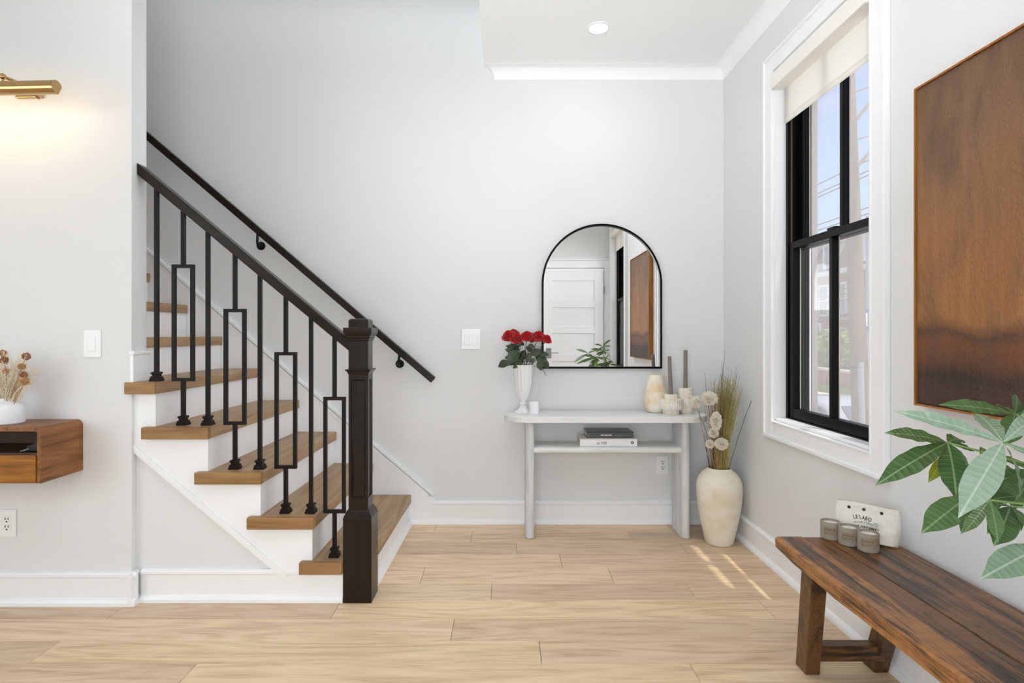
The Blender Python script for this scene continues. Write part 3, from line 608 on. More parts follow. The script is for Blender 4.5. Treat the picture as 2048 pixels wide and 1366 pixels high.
# ------------------------------------------------------------------ windows, shades
def window(name, y0, y1, lock=True):
    w = empty(name, (XR, (y0+y1)/2, WZ0), kind='structure')
    cw = .088
    z0, z1 = WZ0, WZ1
    def casing(y_a, y_b, z_a, z_b, axis):
        # flat board with an outer back band
        g = G(); g.box(XR-.019, XR, y_a, y_b, z_a, z_b); return g
    casing(y1, y1+cw, z0-cw, z1+cw, 'z').build('casing', M['trim'], w, bevel=.004)
    casing(y0-cw, y0, z0-cw, z1+cw, 'z').build('casing', M['trim'], w, bevel=.004)
    casing(y0, y1, z1, z1+cw, 'y').build('casing', M['trim'], w, bevel=.004)
    casing(y0, y1, z0-cw, z0, 'y').build('casing', M['trim'], w, bevel=.004)
    bb = .016; bt = XR-.027
    for a0, a1, c0, c1 in ((y1+cw-bb, y1+cw+.001, z0-cw-.001, z1+cw+.001), (y0-cw-.001, y0-cw+bb, z0-cw-.001, z1+cw+.001), (y0-cw+bb, y1+cw-bb, z1+cw-bb, z1+cw+.001), (y0-cw+bb, y1+cw-bb, z0-cw-.001, z0-cw+bb)):
        G().box(bt, XR-.005, a0, a1, c0, c1).build('back_band', M['trim'], w, bevel=.003)
    for a0, a1, c0, c1 in ((y1-.001, y1+.010, z0-.01, z1+.01), (y0-.010, y0+.001, z0-.01, z1+.01), (y0+.001, y1-.001, z0-.010, z0+.001)):
        G().box(XR-.023, XR-.005, a0, a1, c0, c1).build('inner_bead', M['trim'], w, bevel=.003)
    # white jamb lining, sill
    l = .008
    G().box(XR-.004, 1.418, y1-l, y1, z0, z1).build('jamb', M['trim'], w)
    G().box(XR-.004, 1.418, y0, y0+l, z0, z1).build('jamb', M['trim'], w)
    G().box(XR-.004, 1.418, y0, y1, z1-l, z1).build('jamb', M['trim'], w)
    G().box(XR-.004, 1.418, y0, y1, z0, z0+.016).build('sill', M['trim'], w, bevel=.003)
    # black outer frame
    t = .028
    for a0, a1, c0, c1 in ((y1-t, y1, z0, z1), (y0, y0+t, z0, z1), (y0+t, y1-t, z1-t, z1), (y0+t, y1-t, z0, z0+.022)):
        G().box(1.414, 1.520, a0, a1, c0, c1).build('frame', M['black'], w)
    for xx in (1.428, 1.470):
        for yy, sgn in ((y1-t, -1), (y0+t, 1)):
            G().box(xx, xx+.006, yy, yy+sgn*.005, z0+.02, z1-t).build('track', M['blackbrown'], w)
    for a0, a1 in ((y1-.034, y1), (y0, y0+.034)):
        G().box(1.520, 1.526, a0, a1, z0, z1).build('weather_strip', M['trim'], w)
        G().box(1.526, XO, a0, a1, z0, z1).build('brick_mould', M['exttrim'], w)
    G().box(1.526, XO+.02, y0, y1, z0, z0+.03).build('outer_sill', M['exttrim'], w)
    G().box(1.526, XO, y0, y1, z1-.06, z1).build('brick_mould', M['exttrim'], w)
    zm = 1.6345
    def sash(nm, xa, xb, za, zb, bot, top):
        a0, a1 = y0+t, y1-t; s = .043; ym = (y0+y1)/2; xm = (xa+xb)/2
        o = empty(nm, (xm, ym, za)); o.parent = w; o.location = Vector((xm, ym, za))-ORG[w]
        for g_ in (G().box(xa, xb, a0, a0+s, za, zb), G().box(xa, xb, a1-s, a1, za, zb)): g_.build('stile', M['black'], o, bevel=.003)
        G().box(xa, xb, a0+s, a1-s, za, za+bot).build('bottom_rail', M['black'], o, bevel=.003)
        G().box(xa, xb, a0+s, a1-s, zb-top, zb).build('top_rail', M['black'], o, bevel=.003)
        G().box(xa+.004, xb-.004, ym-.013, ym+.013, za+bot, zb-top).build('muntin', M['black'], o, bevel=.003)
        G().box(xm+.010, xm+.014, ym-.016, ym+.016, za+bot, zb-top).build('muntin', M['glaze'], o)
        G().box(xm-.001, xm+.001, a0+s, ym-.013, za+bot, zb-top).build('pane', M['pane'], o)
        G().box(xm-.001, xm+.001, ym+.013, a1-s, za+bot, zb-top).build('pane', M['pane'], o)
        for a_, b2 in ((a0+s-.004, a0+s+.004), (a1-s-.004, a1-s+.004)):
            G().box(xm+.010, xm+.014, a_, b2, za+bot, zb-top).build('glazing_bead', M['glaze'], o)
        return o
    ls = sash('lower_sash', 1.420, 1.462, z0+.022, zm, .048, .034)
    sash('upper_sash', 1.466, 1.508, zm-.034, z1-t, .034, .045)
    G().box(1.424, 1.452, (y0+y1)/2-.03, (y0+y1)/2+.03, zm, zm+.012).build('sash_lock', M['black'], ls, bevel=.003)
    sc = G().box(1.530, 1.5306, y0+.03, y1-.03, z0+.03, z1-.05).build('insect_screen', M['screen'], w)
    return w
M['blackbrown'] = plain('bronze_track', srgb(92, 72, 54), .4, .2)
M['glaze'] = plain('pale_glazing_bead', srgb(176, 168, 158), .6)
window('window_1', *WINS[0]); window('window_2', *WINS[1])
def shade(y0, y1, label, zb=2.233):
    r = empty('roller_shade', (1.38, (y0+y1)/2, 2.5), label, 'roller shade', 'linen roller shades at the windows')
    a0, a1 = y0+.009, y1-.009
    G().box(1.335, 1.412, a0, a1, 2.408, 2.482).build('fascia', M['fascia'], r, bevel=.003)
    G().box(1.4030, 1.4045, a0+.012, a1-.012, zb+.02, 2.43).build('fabric', M['shade'], r)
    G().box(1.398, 1.410, a0+.012, a1-.012, zb, zb+.026).build('hem_bar', M['shade'], r, bevel=.004)
shade(*WINS[0], 'cream linen roller shade in the window between plant and back wall', 2.233)
shade(*WINS[1], 'cream linen roller shade of the second window, seen only in the mirror', 2.233)

# ------------------------------------------------------------------ front door (seen in the mirror)
dr = empty('door_1', (.88, YF, 0), kind='structure')
dx0, dx1, dz = .49, 1.265, 2.03
g = G().box(dx0, dx1, YF, YF+.032, .012, dz).build('door_slab', M['trim'], dr)
pz = [(.16, .44), (.56, .80), (.92, 1.155), (1.265, 1.495), (1.615, 1.875)]
pz = [(.15, .45), (.55, .84), (.93, 1.20), (1.29, 1.53), (1.64, 1.875)]
zs_ = [.012]+[v for ab in pz for v in ab]+[dz]
for i in range(0, len(zs_), 2):
    G().box(dx0+.0, dx1, YF+.032, YF+.042, zs_[i], zs_[i+1]).build('rail', M['trim'], dr, bevel=.003)
for a0, a1 in ((dx0, dx0+.115), (dx1-.115, dx1)):
    G().box(a0, a1, YF+.032, YF+.0425, .012, dz).build('stile', M['trim'], dr, bevel=.003)
for (a0, a1, c0, c1) in ((dx0-.1, dx0-.012, 0, dz+.012), (dx1+.008, XR-.002, 0, dz+.012), (dx0-.1, XR-.002, dz+.012, dz+.11)):
    G().box(a0, a1, YF, YF+.022, c0, c1).build('casing', M['trim'], dr, bevel=.004)
G().box(dx0-.11, XR, YF, YF+.032, dz+.11, dz+.13).build('casing', M['trim'], dr, bevel=.004)
hd = G().box(dx0+.035, dx0+.105, YF+.0425, YF+.052, .88, 1.01).build('handle', M['rust_hinge'], dr, bevel=.002)
G().box(dx0+.06, dx0+.19, YF+.09, YF+.105, .945, .957).build('lever', M['rust_hinge'], hd, bevel=.003)
G().box(dx0+.062, dx0+.078, YF+.05, YF+.10, .943, .959).build('lever', M['rust_hinge'], hd, bevel=.003)
for zz in (.3, 1.02, 1.75): G().box(dx1-.002, dx1+.012, YF+.03, YF+.05, zz-.05, zz+.05).build('hinge', M['rust_hinge'], dr)

# ------------------------------------------------------------------ switches and outlets
def rocker(g, x, z, y): g.box(x-.0165, x+.0165, y-.0095, y-.004, z-.033, z+.033)
def plate(name, x, z, y, w, h, label, cat):
    r = empty(name, (x, y, z), label, cat)
    G().box(x-w/2, x+w/2, y-.006, y, z-h/2, z+h/2).build('cover_plate', M['plate'], r, bevel=.003)
    return r
s1 = plate('light_switch', -1.802, 1.136, YW, .077, .121, 'single white light switch on the left wall above the floating cabinet', 'switch')
G().box(-1.802-.0165, -1.802+.0165, YW-.010, YW-.005, 1.136-.033, 1.136+.033).build('rocker', M['plate'], s1, bevel=.002)
s2 = plate('light_switch', -.2125, 1.1486, YB, .119, .128, 'double white light switch on the back wall left of the mirror', 'switch')
for dx in (-.023, .023): G().box(-.2125+dx-.0165, -.2125+dx+.0165, YB-.010, YB-.005, 1.1486-.034, 1.1486+.034).build('rocker', M['plate'], s2, bevel=.002)
def outlet(x, z, y, label):
    r = plate('wall_outlet', x, z, y, .075, .119, label, 'outlet')
    G().box(x-.017, x+.017, y-.0085, y-.005, z-.034, z+.034).build('receptacle', M['plate'], r, bevel=.0012)
    for dz_ in (-.018, .016):
        for dx in (-.0065, .0065): G().box(x+dx-.0015, x+dx+.0015, y-.0095, y-.0084, z+dz_+.001, z+dz_+.011).build('slot', M['slot'], r)
        G().box(x-.003, x+.003, y-.0095, y-.0084, z+dz_-.010, z+dz_-.004).build('slot', M['slot'], r)
outlet(.984, .3626, YB, 'white wall outlet under the console table shelf')
outlet(-2.171, .352, YW, 'white wall outlet on the left wall below the floating cabinet')

# ------------------------------------------------------------------ recessed ceiling light
def downlight(x, y, watts, label):
    rc = empty('recessed_light', (x, y, ZC), label, 'ceiling light')
    G().lathe([(.048, -.001), (.050, -.004), (.062, -.005), (.067, -.002), (.067, 0)], (x, y, ZC), 40).build('trim_ring', M['ceil'], rc, smooth=True)
    G().lathe([(0, -.0025), (.049, -.0025), (.049, -.0005), (0, -.0005)], (x, y, ZC), 32).build('lens', M['lens'], rc)
    lamp('recessed_light_glow', 'SPOT', (x, y, ZC-.02), (x, y+.015, 0), watts, (1, .97, .93), spot_size=math.radians(165), spot_blend=1.0, shadow_soft_size=.05)
downlight(.508, 3.045, 2.6, 'round white recessed downlight in the ceiling in front of the back wall')
downlight(.508, .75, 10, 'unseen recessed downlight added to light the front door and floor')  # added fixture out of view, brightens the door and floor

# ------------------------------------------------------------------ picture light
pl = empty('picture_light', (-2.17, YW, 2.16), 'brass picture light glowing warm high on the left wall', 'wall lamp')
ly, lz, rr = 2.235, 2.155, .027
arc = [(ly+rr*math.cos(t), lz+rr*math.sin(t)) for t in [math.radians(20+i*(285-20)/18) for i in range(19)]]
arc_in = [(ly+(rr-.002)*math.cos(t), lz+(rr-.002)*math.sin(t)) for t in [math.radians(285-i*(285-20)/18) for i in range(19)]]
G().prism(arc+arc_in, 'x', -2.56, -1.79).build('lamp_shade', M['brass'], pl, smooth=True)
for xx in (-1.792, -2.56): G().prism(arc, 'x', xx, xx+.004).build('end_cap', M['brass'], pl)
G().tube([(-2.52, ly+.004, lz-.004), (-1.83, ly+.004, lz-.004)], .009, 10).build('lamp_tube', M['warmlamp'], pl, smooth=True)
G().ball((-2.012, ly+.01, lz+.052), .0125, 16, 10).build('swivel_knob', M['brass'], pl, smooth=True)
G().tube([(-2.012, ly+.008, lz+.02), (-2.012, ly+.01, lz+.05)], .004, 8).build('swivel_pin', M['brass'], pl)
G().tube([(-2.012, ly+.01, lz+.052), (-1.985, ly+.06, lz+.046), (-1.96, ly+.12, lz+.012), (-1.985, YW-.03, lz+.066), (-2.03, YW-.005, lz+.066)], .0065, 10).build('arm', M['brass'], pl, smooth=True)
G().box(-2.127, -2.015, YW-.016, YW, 2.204, 2.236).build('wall_plate', M['brass'], pl, bevel=.003)
pl.rotation_euler.y = math.radians(-1.2)
lamp('picture_light_glow', 'AREA', (-2.17, ly+.012, lz-.016), (-2.17, YW+.03, lz-.25), .2, (1, .80, .52), shape='RECTANGLE', size=.7, size_y=.02)

# ------------------------------------------------------------------ floating cabinet
fc = empty('floating_cabinet', (-2.3, YW, .584), 'wall-mounted brown wood cabinet with rounded corner on the left wall', 'cabinet')
cx0, cx1, cf, cb, c0, c1, th, R_ = -2.78, -1.8426, 2.224, YW-.001, .584, .807, .017, .026
outer, inner = [], []
for (ccx, a0) in ((cx1-R_, 0), (cx0+R_, 90)):
    for i in range(7):
        a = math.radians(a0+90*i/6)
        outer.append((ccx+R_*math.cos(a), c1-R_+R_*math.sin(a))); inner.append((ccx+(R_-th)*math.cos(a), c1-R_+(R_-th)*math.sin(a)))
poly = [(cx1, c0)]+outer+[(cx0, c0), (cx0+th, c0)]+inner[::-1]+[(cx1-th, c0)]
G().prism(poly, 'y', cf, cb).build('carcass', M['walnut'], fc, smooth=True, bevel=.002)
G().box(cx0+th, cx1-th, cf+.004, cb, c0, c0+.012).build('bottom_panel', M['walnut'], fc)
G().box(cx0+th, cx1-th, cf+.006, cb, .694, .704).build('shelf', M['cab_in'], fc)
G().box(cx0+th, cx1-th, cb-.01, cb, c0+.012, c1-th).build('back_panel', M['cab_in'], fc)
G().box(cx0+th+.003, cx1-th-.004, cf-.002, cf+.014, c0+.001, .696).build('drawer', M['walnut_x'], fc, bevel=.002)
bag = empty('cable_box', (-1.885, 2.29, .704), 'small black device lying in the open cubby of the floating cabinet', 'device')
G().prism([(-1.925, .7045), (-1.862, .7045), (-1.862, .745), (-1.885, .742), (-1.905, .732), (-1.925, .728)], 'y', 2.25, 2.34).build('case', M['blackplastic'], bag, bevel=.004)
G().tube([(-1.915, 2.252, .716), (-1.925, 2.236, .712), (-1.94, 2.245, .708), (-1.955, 2.262, .7065)], .0025, 6).build('cable', M['greyink'], bag)

# bottle vase with dried flowers on the cabinet
bv = empty('bud_vase', (-2.069, 2.325, .807), 'small matte white bottle vase on the floating cabinet', 'vase')
G().lathe([(0, 0), (.056, 0), (.0605, .004), (.0615, .02), (.0605, .055), (.054, .075), (.038, .088), (.024, .093), (.0205, .097), (.021, .104), (.0225, .106), (.018, .106), (.016, .096), (.03, .084), (.05, .06), (.05, .02), (0, .012)], (-2.069, 2.325, .807), 40).build('body', M['matte'], bv, smooth=True)
def stem_pts(b0, tip, bend=.1, n=6):
    b0, tip = Vector(b0), Vector(tip); mid = (b0+tip)/2+Vector((random.uniform(-1, 1), random.uniform(-1, 1), 0))*bend*(tip-b0).length*.4
    return [(1-t)**2*b0+2*t*(1-t)*mid+t*t*tip for t in [i/(n-1) for i in range(n)]]
def bloom_geo(c, r, n, sz, rnd):
    g = G(); c = Vector(c)
    for i in range(n):
        z = 1-2*(i+.5)/n; a = i*2.39996; q = math.sqrt(1-z*z); d = Vector((q*math.cos(a), q*math.sin(a), z))
        d = (d+Vector((rnd.uniform(-.2, .2),)*3)).normalized(); p = c+d*r*rnd.uniform(.8, 1.05)
        u = d.cross(Vector((rnd.uniform(-1, 1), rnd.uniform(-1, 1), rnd.uniform(-1, 1)))).normalized(); v = d.cross(u)
        k = sz*rnd.uniform(.7, 1.3); q2 = c+d*r*.55+Vector((rnd.uniform(-1, 1), rnd.uniform(-1, 1), rnd.uniform(-1, 1)))*r*.1
        tl_ = d*k*rnd.uniform(-.3, .5)
        g.add([q2, p-u*k*.5, p-u*k*.2+v*k*.8+tl_, p+u*k*.6+v*k*.5+tl_, p+u*k*.6-v*k*.2], [(0, 1, 2), (0, 2, 3), (0, 3, 4)])
    return g
rnd = random.Random(3)
heads = [((-1.992, 2.33, 1.085), .016, 'rust', 'tallest rust dried flower'), ((-1.985, 2.30, 1.045), .014, 'orange', 'amber dried flower below the tallest one'), ((-1.985, 2.31, 1.010), .013, 'rust', 'rust dried flower midway up the bunch'),
         ((-2.075, 2.32, 1.07), .016, 'rust', 'rust dried flower at the left of the bunch'), ((-1.965, 2.29, .985), .017, 'orange', 'large amber dried flower lowest at the right'), ((-2.09, 2.33, 1.10), .014, 'orange', 'amber dried flower topmost at the left of the bunch'), ((-2.04, 2.29, 1.025), .012, 'orange', 'small amber dried flower in the middle of the bunch')]
for hp, r_, mt, lb in heads:
    o = empty('dried_flower', hp, lb+' in the white bottle vase', 'dried flower', 'dried flowers in the bottle vase')
    b0 = (-2.069+rnd.uniform(-.008, .008), 2.325+rnd.uniform(-.008, .008), .83)
    G().tube(stem_pts(b0, hp, .08), .0014, 5).build('stem', M['straw'], o)
    bloom_geo(hp, r_, 150, r_*.26, rnd).build('flower_head', M[mt], o, kind='stuff', fix=False)
g = G()
for i in range(60):
    tipx = rnd.uniform(-2.17, -1.955); tip = Vector((tipx, 2.325+rnd.uniform(-.05, .05), rnd.uniform(1.0, 1.115)-abs(tipx+2.06)*.25))
    pts = stem_pts((-2.069+rnd.uniform(-.01, .01), 2.325+rnd.uniform(-.01, .01), .84), tip, .15)
    g.tube(pts, .0009, 4, False)
    for k in range(60):
        t = rnd.uniform(.35, 1); j = min(int(t*5), 4); q_ = pts[j].lerp(pts[j+1], t*5-j)
        dv_ = Vector((rnd.uniform(-1, 1), rnd.uniform(-1, 1), rnd.uniform(.4, 1.6))).normalized()*rnd.uniform(.01, .026)
        s_ = dv_.cross(Vector((rnd.uniform(-1, 1), rnd.uniform(-1, 1), 0))).normalized()*.0010
        g.add([q_-s_, q_+s_, q_+dv_], [(0, 1, 2)])
tag(g.build('pampas_grass', M['pampas'], fix=False), 'pale fluffy dried grass in the white bottle vase on the cabinet', 'dried grass', kind='stuff')
g = G().tube([(-2.06, 2.32, .84), (-2.03, 2.315, .93), (-1.99, 2.31, .965), (-1.945, 2.305, .975), (-1.925, 2.30, .975)], .0025, 6)
tag(g.build('grass_frond', M['pampas']), 'single pale frond bending right out of the white bottle vase', 'dried grass')

# ------------------------------------------------------------------ arched mirror
mi = empty('arched_mirror', (.6015, YB, .966), 'black framed arched mirror on the back wall above the console table', 'mirror')
mc, mr_, mz0, mzs = .6015, .3735, .966, 1.4925
def arch(r, z0): return [(mc-r, z0), (mc+r, z0)]+[(mc+r*math.cos(math.pi*i/40), mzs+r*math.sin(math.pi*i/40)) for i in range(41)]
ao, ai = arch(mr_, mz0), arch(mr_-.012, mz0+.012)
V_, F_ = [], []; n_ = len(ao)
for yy in (YB-.026, YB-.001):
    V_ += [(p_[0], yy, p_[1]) for p_ in ao]+[(p_[0], yy, p_[1]) for p_ in ai]
for k in range(n_):
    k2 = (k+1) % n_
    F_ += [(k, k2, n_+k2, n_+k), (2*n_+k, 3*n_+k, 3*n_+k2, 2*n_+k2), (k, 2*n_+k, 2*n_+k2, k2), (n_+k, n_+k2, 3*n_+k2, 3*n_+k)]
G().add(V_, F_).build('frame', M['black'], mi)
G().prism(arch(mr_-.010, mz0+.010), 'y', YB-.012, YB-.004).build('mirror_glass', M['mirror'], mi)

# ------------------------------------------------------------------ console table
TZT = .709
ct = empty('console_table', (.593, 3.325, 0), 'whitewashed console table with rounded ends under the mirror', 'console table')
G().prism(stadium(-.006, 1.192, 3.18, 3.468, 20), 'z', TZT-.036, TZT).build('tabletop', M['whitewash'], ct, bevel=.004)
M['whitewash_z'] = wood('whitewashed_leg', srgb(196, 196, 195), srgb(216, 217, 218), srgb(232, 233, 234), 'z', .55, 2, .02, .3, .3, 0)
G().prism(stadium(.119, .169, 3.222, 3.44, 12, 'y'), 'z', 0.003, TZT-.036).build('leg', M['whitewash_z'], ct, smooth=True)
G().prism(stadium(1.020, 1.070, 3.222, 3.44, 12, 'y'), 'z', 0.003, TZT-.036).build('leg', M['whitewash_z'], ct, smooth=True)
hz = .0185; sy0, sy1 = 3.243, 3.44
pr = [(sy1, .487), (sy1, .524)]+[(sy0+hz+hz*math.cos(a), .5055+hz*math.sin(a)) for a in [math.pi/2+math.pi*i/10 for i in range(11)]]
G().prism(pr, 'x', .160, 1.030).build('shelf', M['whitewash'], ct, smooth=True, bevel=.002)

# books
def book(x0, x1, y0, y1, z0, z1, cover, top, label):
    r = empty('book', ((x0+x1)/2, y0, z0), label, 'book')
    G().box(x0, x1, y0, y0+.004, z0, z1).build('spine', cover, r, bevel=.0015)
    G().box(x0, x1, y0, y1, z1-.003, z1).build('cover', top, r); G().box(x0, x1, y0, y1, z0, z0+.003).build('cover', cover, r)
    G().box(x0+.004, x1-.004, y0+.004, y1-.004, z0+.003, z1-.003).build('pages', M['pages'], r)
    return r
bk1 = book(.436, .771, 3.262, 3.425, .524, .571, M['cover_white'], M['cover_white'], 'thick white book lying on the console shelf under the dark book')
bk2 = book(.479, .7526, 3.280, 3.425, .571, .607, M['cover_dark'], M['cover_top'], 'charcoal book lying on top of the white book')
def flat_text(txt, size, x, y, z, mat, parent, name='lettering', bold=0):
    vs_, fs_ = text_geo(txt, size, 'LEFT', bold)
    return G().add([(x+v.x, y, z+v.y) for v in vs_], fs_).build(name, mat, parent, fix=False)
flat_text('at 100', .023, .535, 3.2612, .538, M['ink'], bk1)
g = G().lathe([(.0042, 0), (.0085, 0)], (0, 0, 0), 20); g.v = [Vector((.742+v.x, 3.2612, .548+v.y)) for v in g.v]; g.build('emblem', M['ink'], bk1, fix=False)
flat_text('and network', .0125, .560, 3.2792, .585, M['whiteink'], bk2, bold=.0006)
flat_text('with inspiration', .0105, .640, 3.2792, .585, M['greyink'], bk2)
flat_text('bronson', .009, .708, 3.2792, .5855, M['greyink'], bk2)

# ------------------------------------------------------------------ rose vase and roses
VC = Vector((.108, 3.36, TZT))
rv = empty('rose_vase', VC, 'fluted white trumpet vase holding red roses on the left of the console table', 'vase')
G().lathe([(0, .0), (.047, 0), (.048, .004), (.042, .010), (.030, .018), (.022, .028), (.0165, .040), (.0155, .046)], VC, 96, .05, 24).build('foot', M['ceramic'], rv, smooth=True)
G().lathe([(.013, .044), (.0205, .050), (.0215, .058), (.0165, .066), (.014, .070)], VC, 32).build('knop', M['ceramic'], rv, smooth=True)
G().lathe([(.0145, .068), (.024, .085), (.036, .112), (.0445, .145), (.0505, .185), (.0545, .225), (.0585, .262), (.062, .284), (.0625, .288), (.059, .288), (.054, .26), (.045, .17), (.03, .11), (.0, .09)], VC, 108, .035, 18).build('bowl', M['ceramic'], rv, smooth=True)

def leaf_mesh(name, n=8, wmax=.17, peak=.45, fold=.18, droop=.2, tipc=1.6):
    vs_, fs_ = [], []
    for i in range(n+1):
        t = i/n; w = wmax*(math.sin(math.pi*min(1, t**(math.log(.5)/math.log(peak))))**.8 if 0 < t < 1 else 0)
        w *= 1-.55*max(0, (t-.72)/.28)**1.5
        for j in (-1, -.5, 0, .5, 1):
            vs_.append((t, j*w, -droop*t*t+fold*abs(j)*w+.012*math.sin(t*26+j*2)*abs(j)*w/wmax))
    for i in range(n):
        for j in range(4): fs_.append((5*i+j, 5*i+5+j, 5*i+6+j, 5*i+1+j))
    me = bpy.data.meshes.new(name); me.from_pydata(vs_, [], fs_)
    for p_ in me.polygons: p_.use_smooth = True
    return me
def place_leaf(me, parent, base, tip, up=(0, 0, 1), wscale=1.0, name='leaf'):
    base, tip = Vector(base), Vector(tip); d = tip-base; L_ = d.length; d.normalize(); u = Vector(up)
    y = u.cross(d).normalized(); z = d.cross(y)
    o = bpy.data.objects.new(name, me); COL.objects.link(o); o.parent = parent
    mt = Matrix((d*L_, y*L_*wscale, z*L_)).transposed().to_4x4(); mt.translation = base-ORG[parent]
    o.matrix_local = mt
    return o
ROSELEAF = leaf_mesh('rose_leaf', 6, .30, .45, .25, .25); ROSELEAF.materials.append(M['roseleaf'])
def rose_bloom(c, r, tilt, rn):
    g = G(); c = Vector(c); R3 = Matrix.Rotation(tilt[0], 3, 'X') @ Matrix.Rotation(tilt[1], 3, 'Y')
    a = rn.uniform(0, 6)
    for k in range(24):
        f = k/23; rad = r*(.10+.78*f**.75); wdt = 1.0+.5*(1-f)
        a += 2.39996
        nu, nv = 6, 5; vs_ = []
        for j in range(nv+1):
            v = j/nv
            for i in range(nu+1):
                u = (i/nu-.5)*2
                w = wdt*(.45+.6*math.sin(math.pi*(.1+.72*v)))
                curl = (max(0, v-.7)/.3)**2
                rr_ = rad*(.22+.78*math.sin(min(1, v*1.35)*math.pi/2))+curl*r*(.05+.16*f)
                zz = -r*.85+r*(1.55-.62*f)*v-(abs(u)**2.4)*r*.14*v-curl*r*(.06+.14*f)
                an = a+u*w*.62
                vs_.append(c+R3 @ Vector((rr_*math.cos(an), rr_*math.sin(an), zz+rn.uniform(-.015, .015)*r)))
        fs_ = [(j*(nu+1)+i, j*(nu+1)+i+1, (j+1)*(nu+1)+i+1, (j+1)*(nu+1)+i) for j in range(nv) for i in range(nu)]
        g.add(vs_, fs_)
    g.ball(c+R3 @ Vector((0, 0, -r*.45)), r*.42, 10, 6, .8)
    return g
rn = random.Random(11)
roses = [((1017, 670), 3.36, 15.5, (.5, -.35), 'leftmost red rose in the fluted white vase'), ((1027, 665), 3.41, 12, (.3, -.1), 'red rose second from left, half hidden behind its neighbours'), ((1034, 676), 3.33, 14.5, (.7, .1), 'red rose third from left, hanging lowest of the left three'),
         ((1054, 671), 3.35, 15, (.45, .0), 'red rose in the middle of the bunch'), ((1078, 671), 3.36, 15.5, (.45, .2), 'large red rose right of the middle one'), ((1094, 677), 3.35, 12.5, (.5, .6), 'rightmost red rose, touching the mirror edge'), ((1064, 676), 3.42, 11, (.2, .1), 'small red rose at the back of the bunch, mostly hidden')]
leafsets = [[(1040, 700, 1013, 690), (1030, 705, 1012, 698), (1018, 722, 995, 733)], [(1042, 690, 1024, 692), (1044, 712, 1035, 735)], [(1036, 700, 1014, 728), (1020, 715, 1008, 714), (1035, 718, 1020, 730)],
            [(1050, 700, 1040, 724), (1052, 693, 1068, 704), (1044, 720, 1028, 735), (1060, 705, 1054, 726)], [(1060, 710, 1084, 698), (1066, 716, 1064, 728), (1072, 712, 1094, 722)], [(1082, 716, 1099, 738), (1076, 722, 1084, 741), (1078, 708, 1096, 708)], [(1056, 690, 1070, 694), (1048, 686, 1036, 688)]]
for (pxy, Y_, rpx, tl, lb), lset in zip(roses, leafsets):
    c = at(pxy[0], pxy[1], Y_); r_ = rpx*Y_/F
    o = empty('rose', c, lb, 'rose', 'red roses in the fluted vase')
    b0 = VC+Vector(((c.x-VC.x)*.12, (c.y-VC.y)*.2, .12)); mid = VC+Vector(((c.x-VC.x)*.42, (c.y-VC.y)*.5, .30))
    G().tube([b0, mid, c.lerp(mid, .35)+Vector((0, 0, .01)), c-Vector((0, 0, r_*.4))], .0022, 6).build('stem', M['stem'], o, smooth=True)
    rose_bloom(c, r_, tl, rn).build('bloom', M['petal'], o, kind='stuff', fix=False, smooth=True)
    for (bx0, by0, tx, ty) in lset:
        yb = 3.34+rn.uniform(-.04, .03)
        b3 = at(bx0, by0, yb); t3 = at(tx, ty, yb+rn.uniform(-.05, .02))
        place_leaf(ROSELEAF, o, b3, t3, (rn.uniform(-.3, .3), -1, .35), rn.uniform(.85, 1.15))
        G().tube([mid, (mid+b3)/2+Vector((0, 0, .006)), b3], .0010, 5).build('leaf_stalk', M['stem'], o)
o = empty('rose_cutting', at(1090, 740, 3.31), 'bare dark stem end hanging below the roses at the vase rim', 'stem')
G().tube([VC+Vector((.045, -.02, .285)), at(1086, 736, 3.31), at(1090, 748, 3.31), at(1093, 752, 3.31)], .0015, 6).build('stem', M['stem'], o)

# small white cup / votive
vt = empty('votive_cup', (.1716, 3.31, TZT), 'small plain white ceramic candle pot beside the rose vase', 'candle')
G().lathe([(0, 0), (.026, 0), (.0285, .003), (.0285, .010), (.0275, .011), (.0285, .012), (.0285, .060), (.0265, .070), (.020, .0735), (0, .0745)], (.1716, 3.31, TZT), 32).build('pot', M['matte'], vt, smooth=True)

# alabaster vase
av_ = empty('alabaster_vase', (.912, 3.385, TZT), 'cream alabaster teardrop vase on the right of the console table', 'vase')
go = G().lathe([(0, 0), (.045, 0), (.056, .006), (.067, .028), (.072, .055), (.071, .085), (.065, .125), (.055, .170), (.046, .210), (.042, .226), (.040, .228), (.034, .226), (.045, .17), (.055, .1), (.04, .02), (0, .015)], (.912, 3.385, TZT), 40)
go.build('body', M['alabaster'], av_, smooth=True)
# candle holders with taper candles
h1 = Vector((.979, 3.305, TZT))
c1_ = empty('candle_holder', h1, 'low round travertine candle holder with ribbed band, in front of the alabaster vase', 'candle holder')
G().lathe([(0, 0), (.047, 0), (.049, .003), (.049, .032), (.046, .034), (0, .034)], h1, 36).build('base', M['travertine'], c1_, smooth=True)
G().lathe([(.046, .030), (.064, .030), (.0675, .034), (.0675, .086), (.064, .090), (.036, .090)], h1, 168, .022, 28).build('ribbed_band', M['travertine'], c1_, smooth=True)
G().lathe([(.038, .088), (.038, .114), (.036, .117), (.014, .117), (.013, .1), (0, .1)], h1, 36).build('socket', M['travertine'], c1_, smooth=True)
h2 = Vector((1.078, 3.345, TZT))
c2_ = empty('candle_holder', h2, 'taller speckled travertine candle holder at the right end of the console table', 'candle holder')
G().lathe([(0, 0), (.041, 0), (.043, .003), (.043, .034), (0, .034)], h2, 36).build('base', M['travertine'], c2_, smooth=True)
G().lathe([(0, .033), (.044, .033), (.0475, .037), (.0475, .104), (.0435, .108), (0, .108)], h2, 36).build('drum', M['travertine'], c2_, smooth=True)
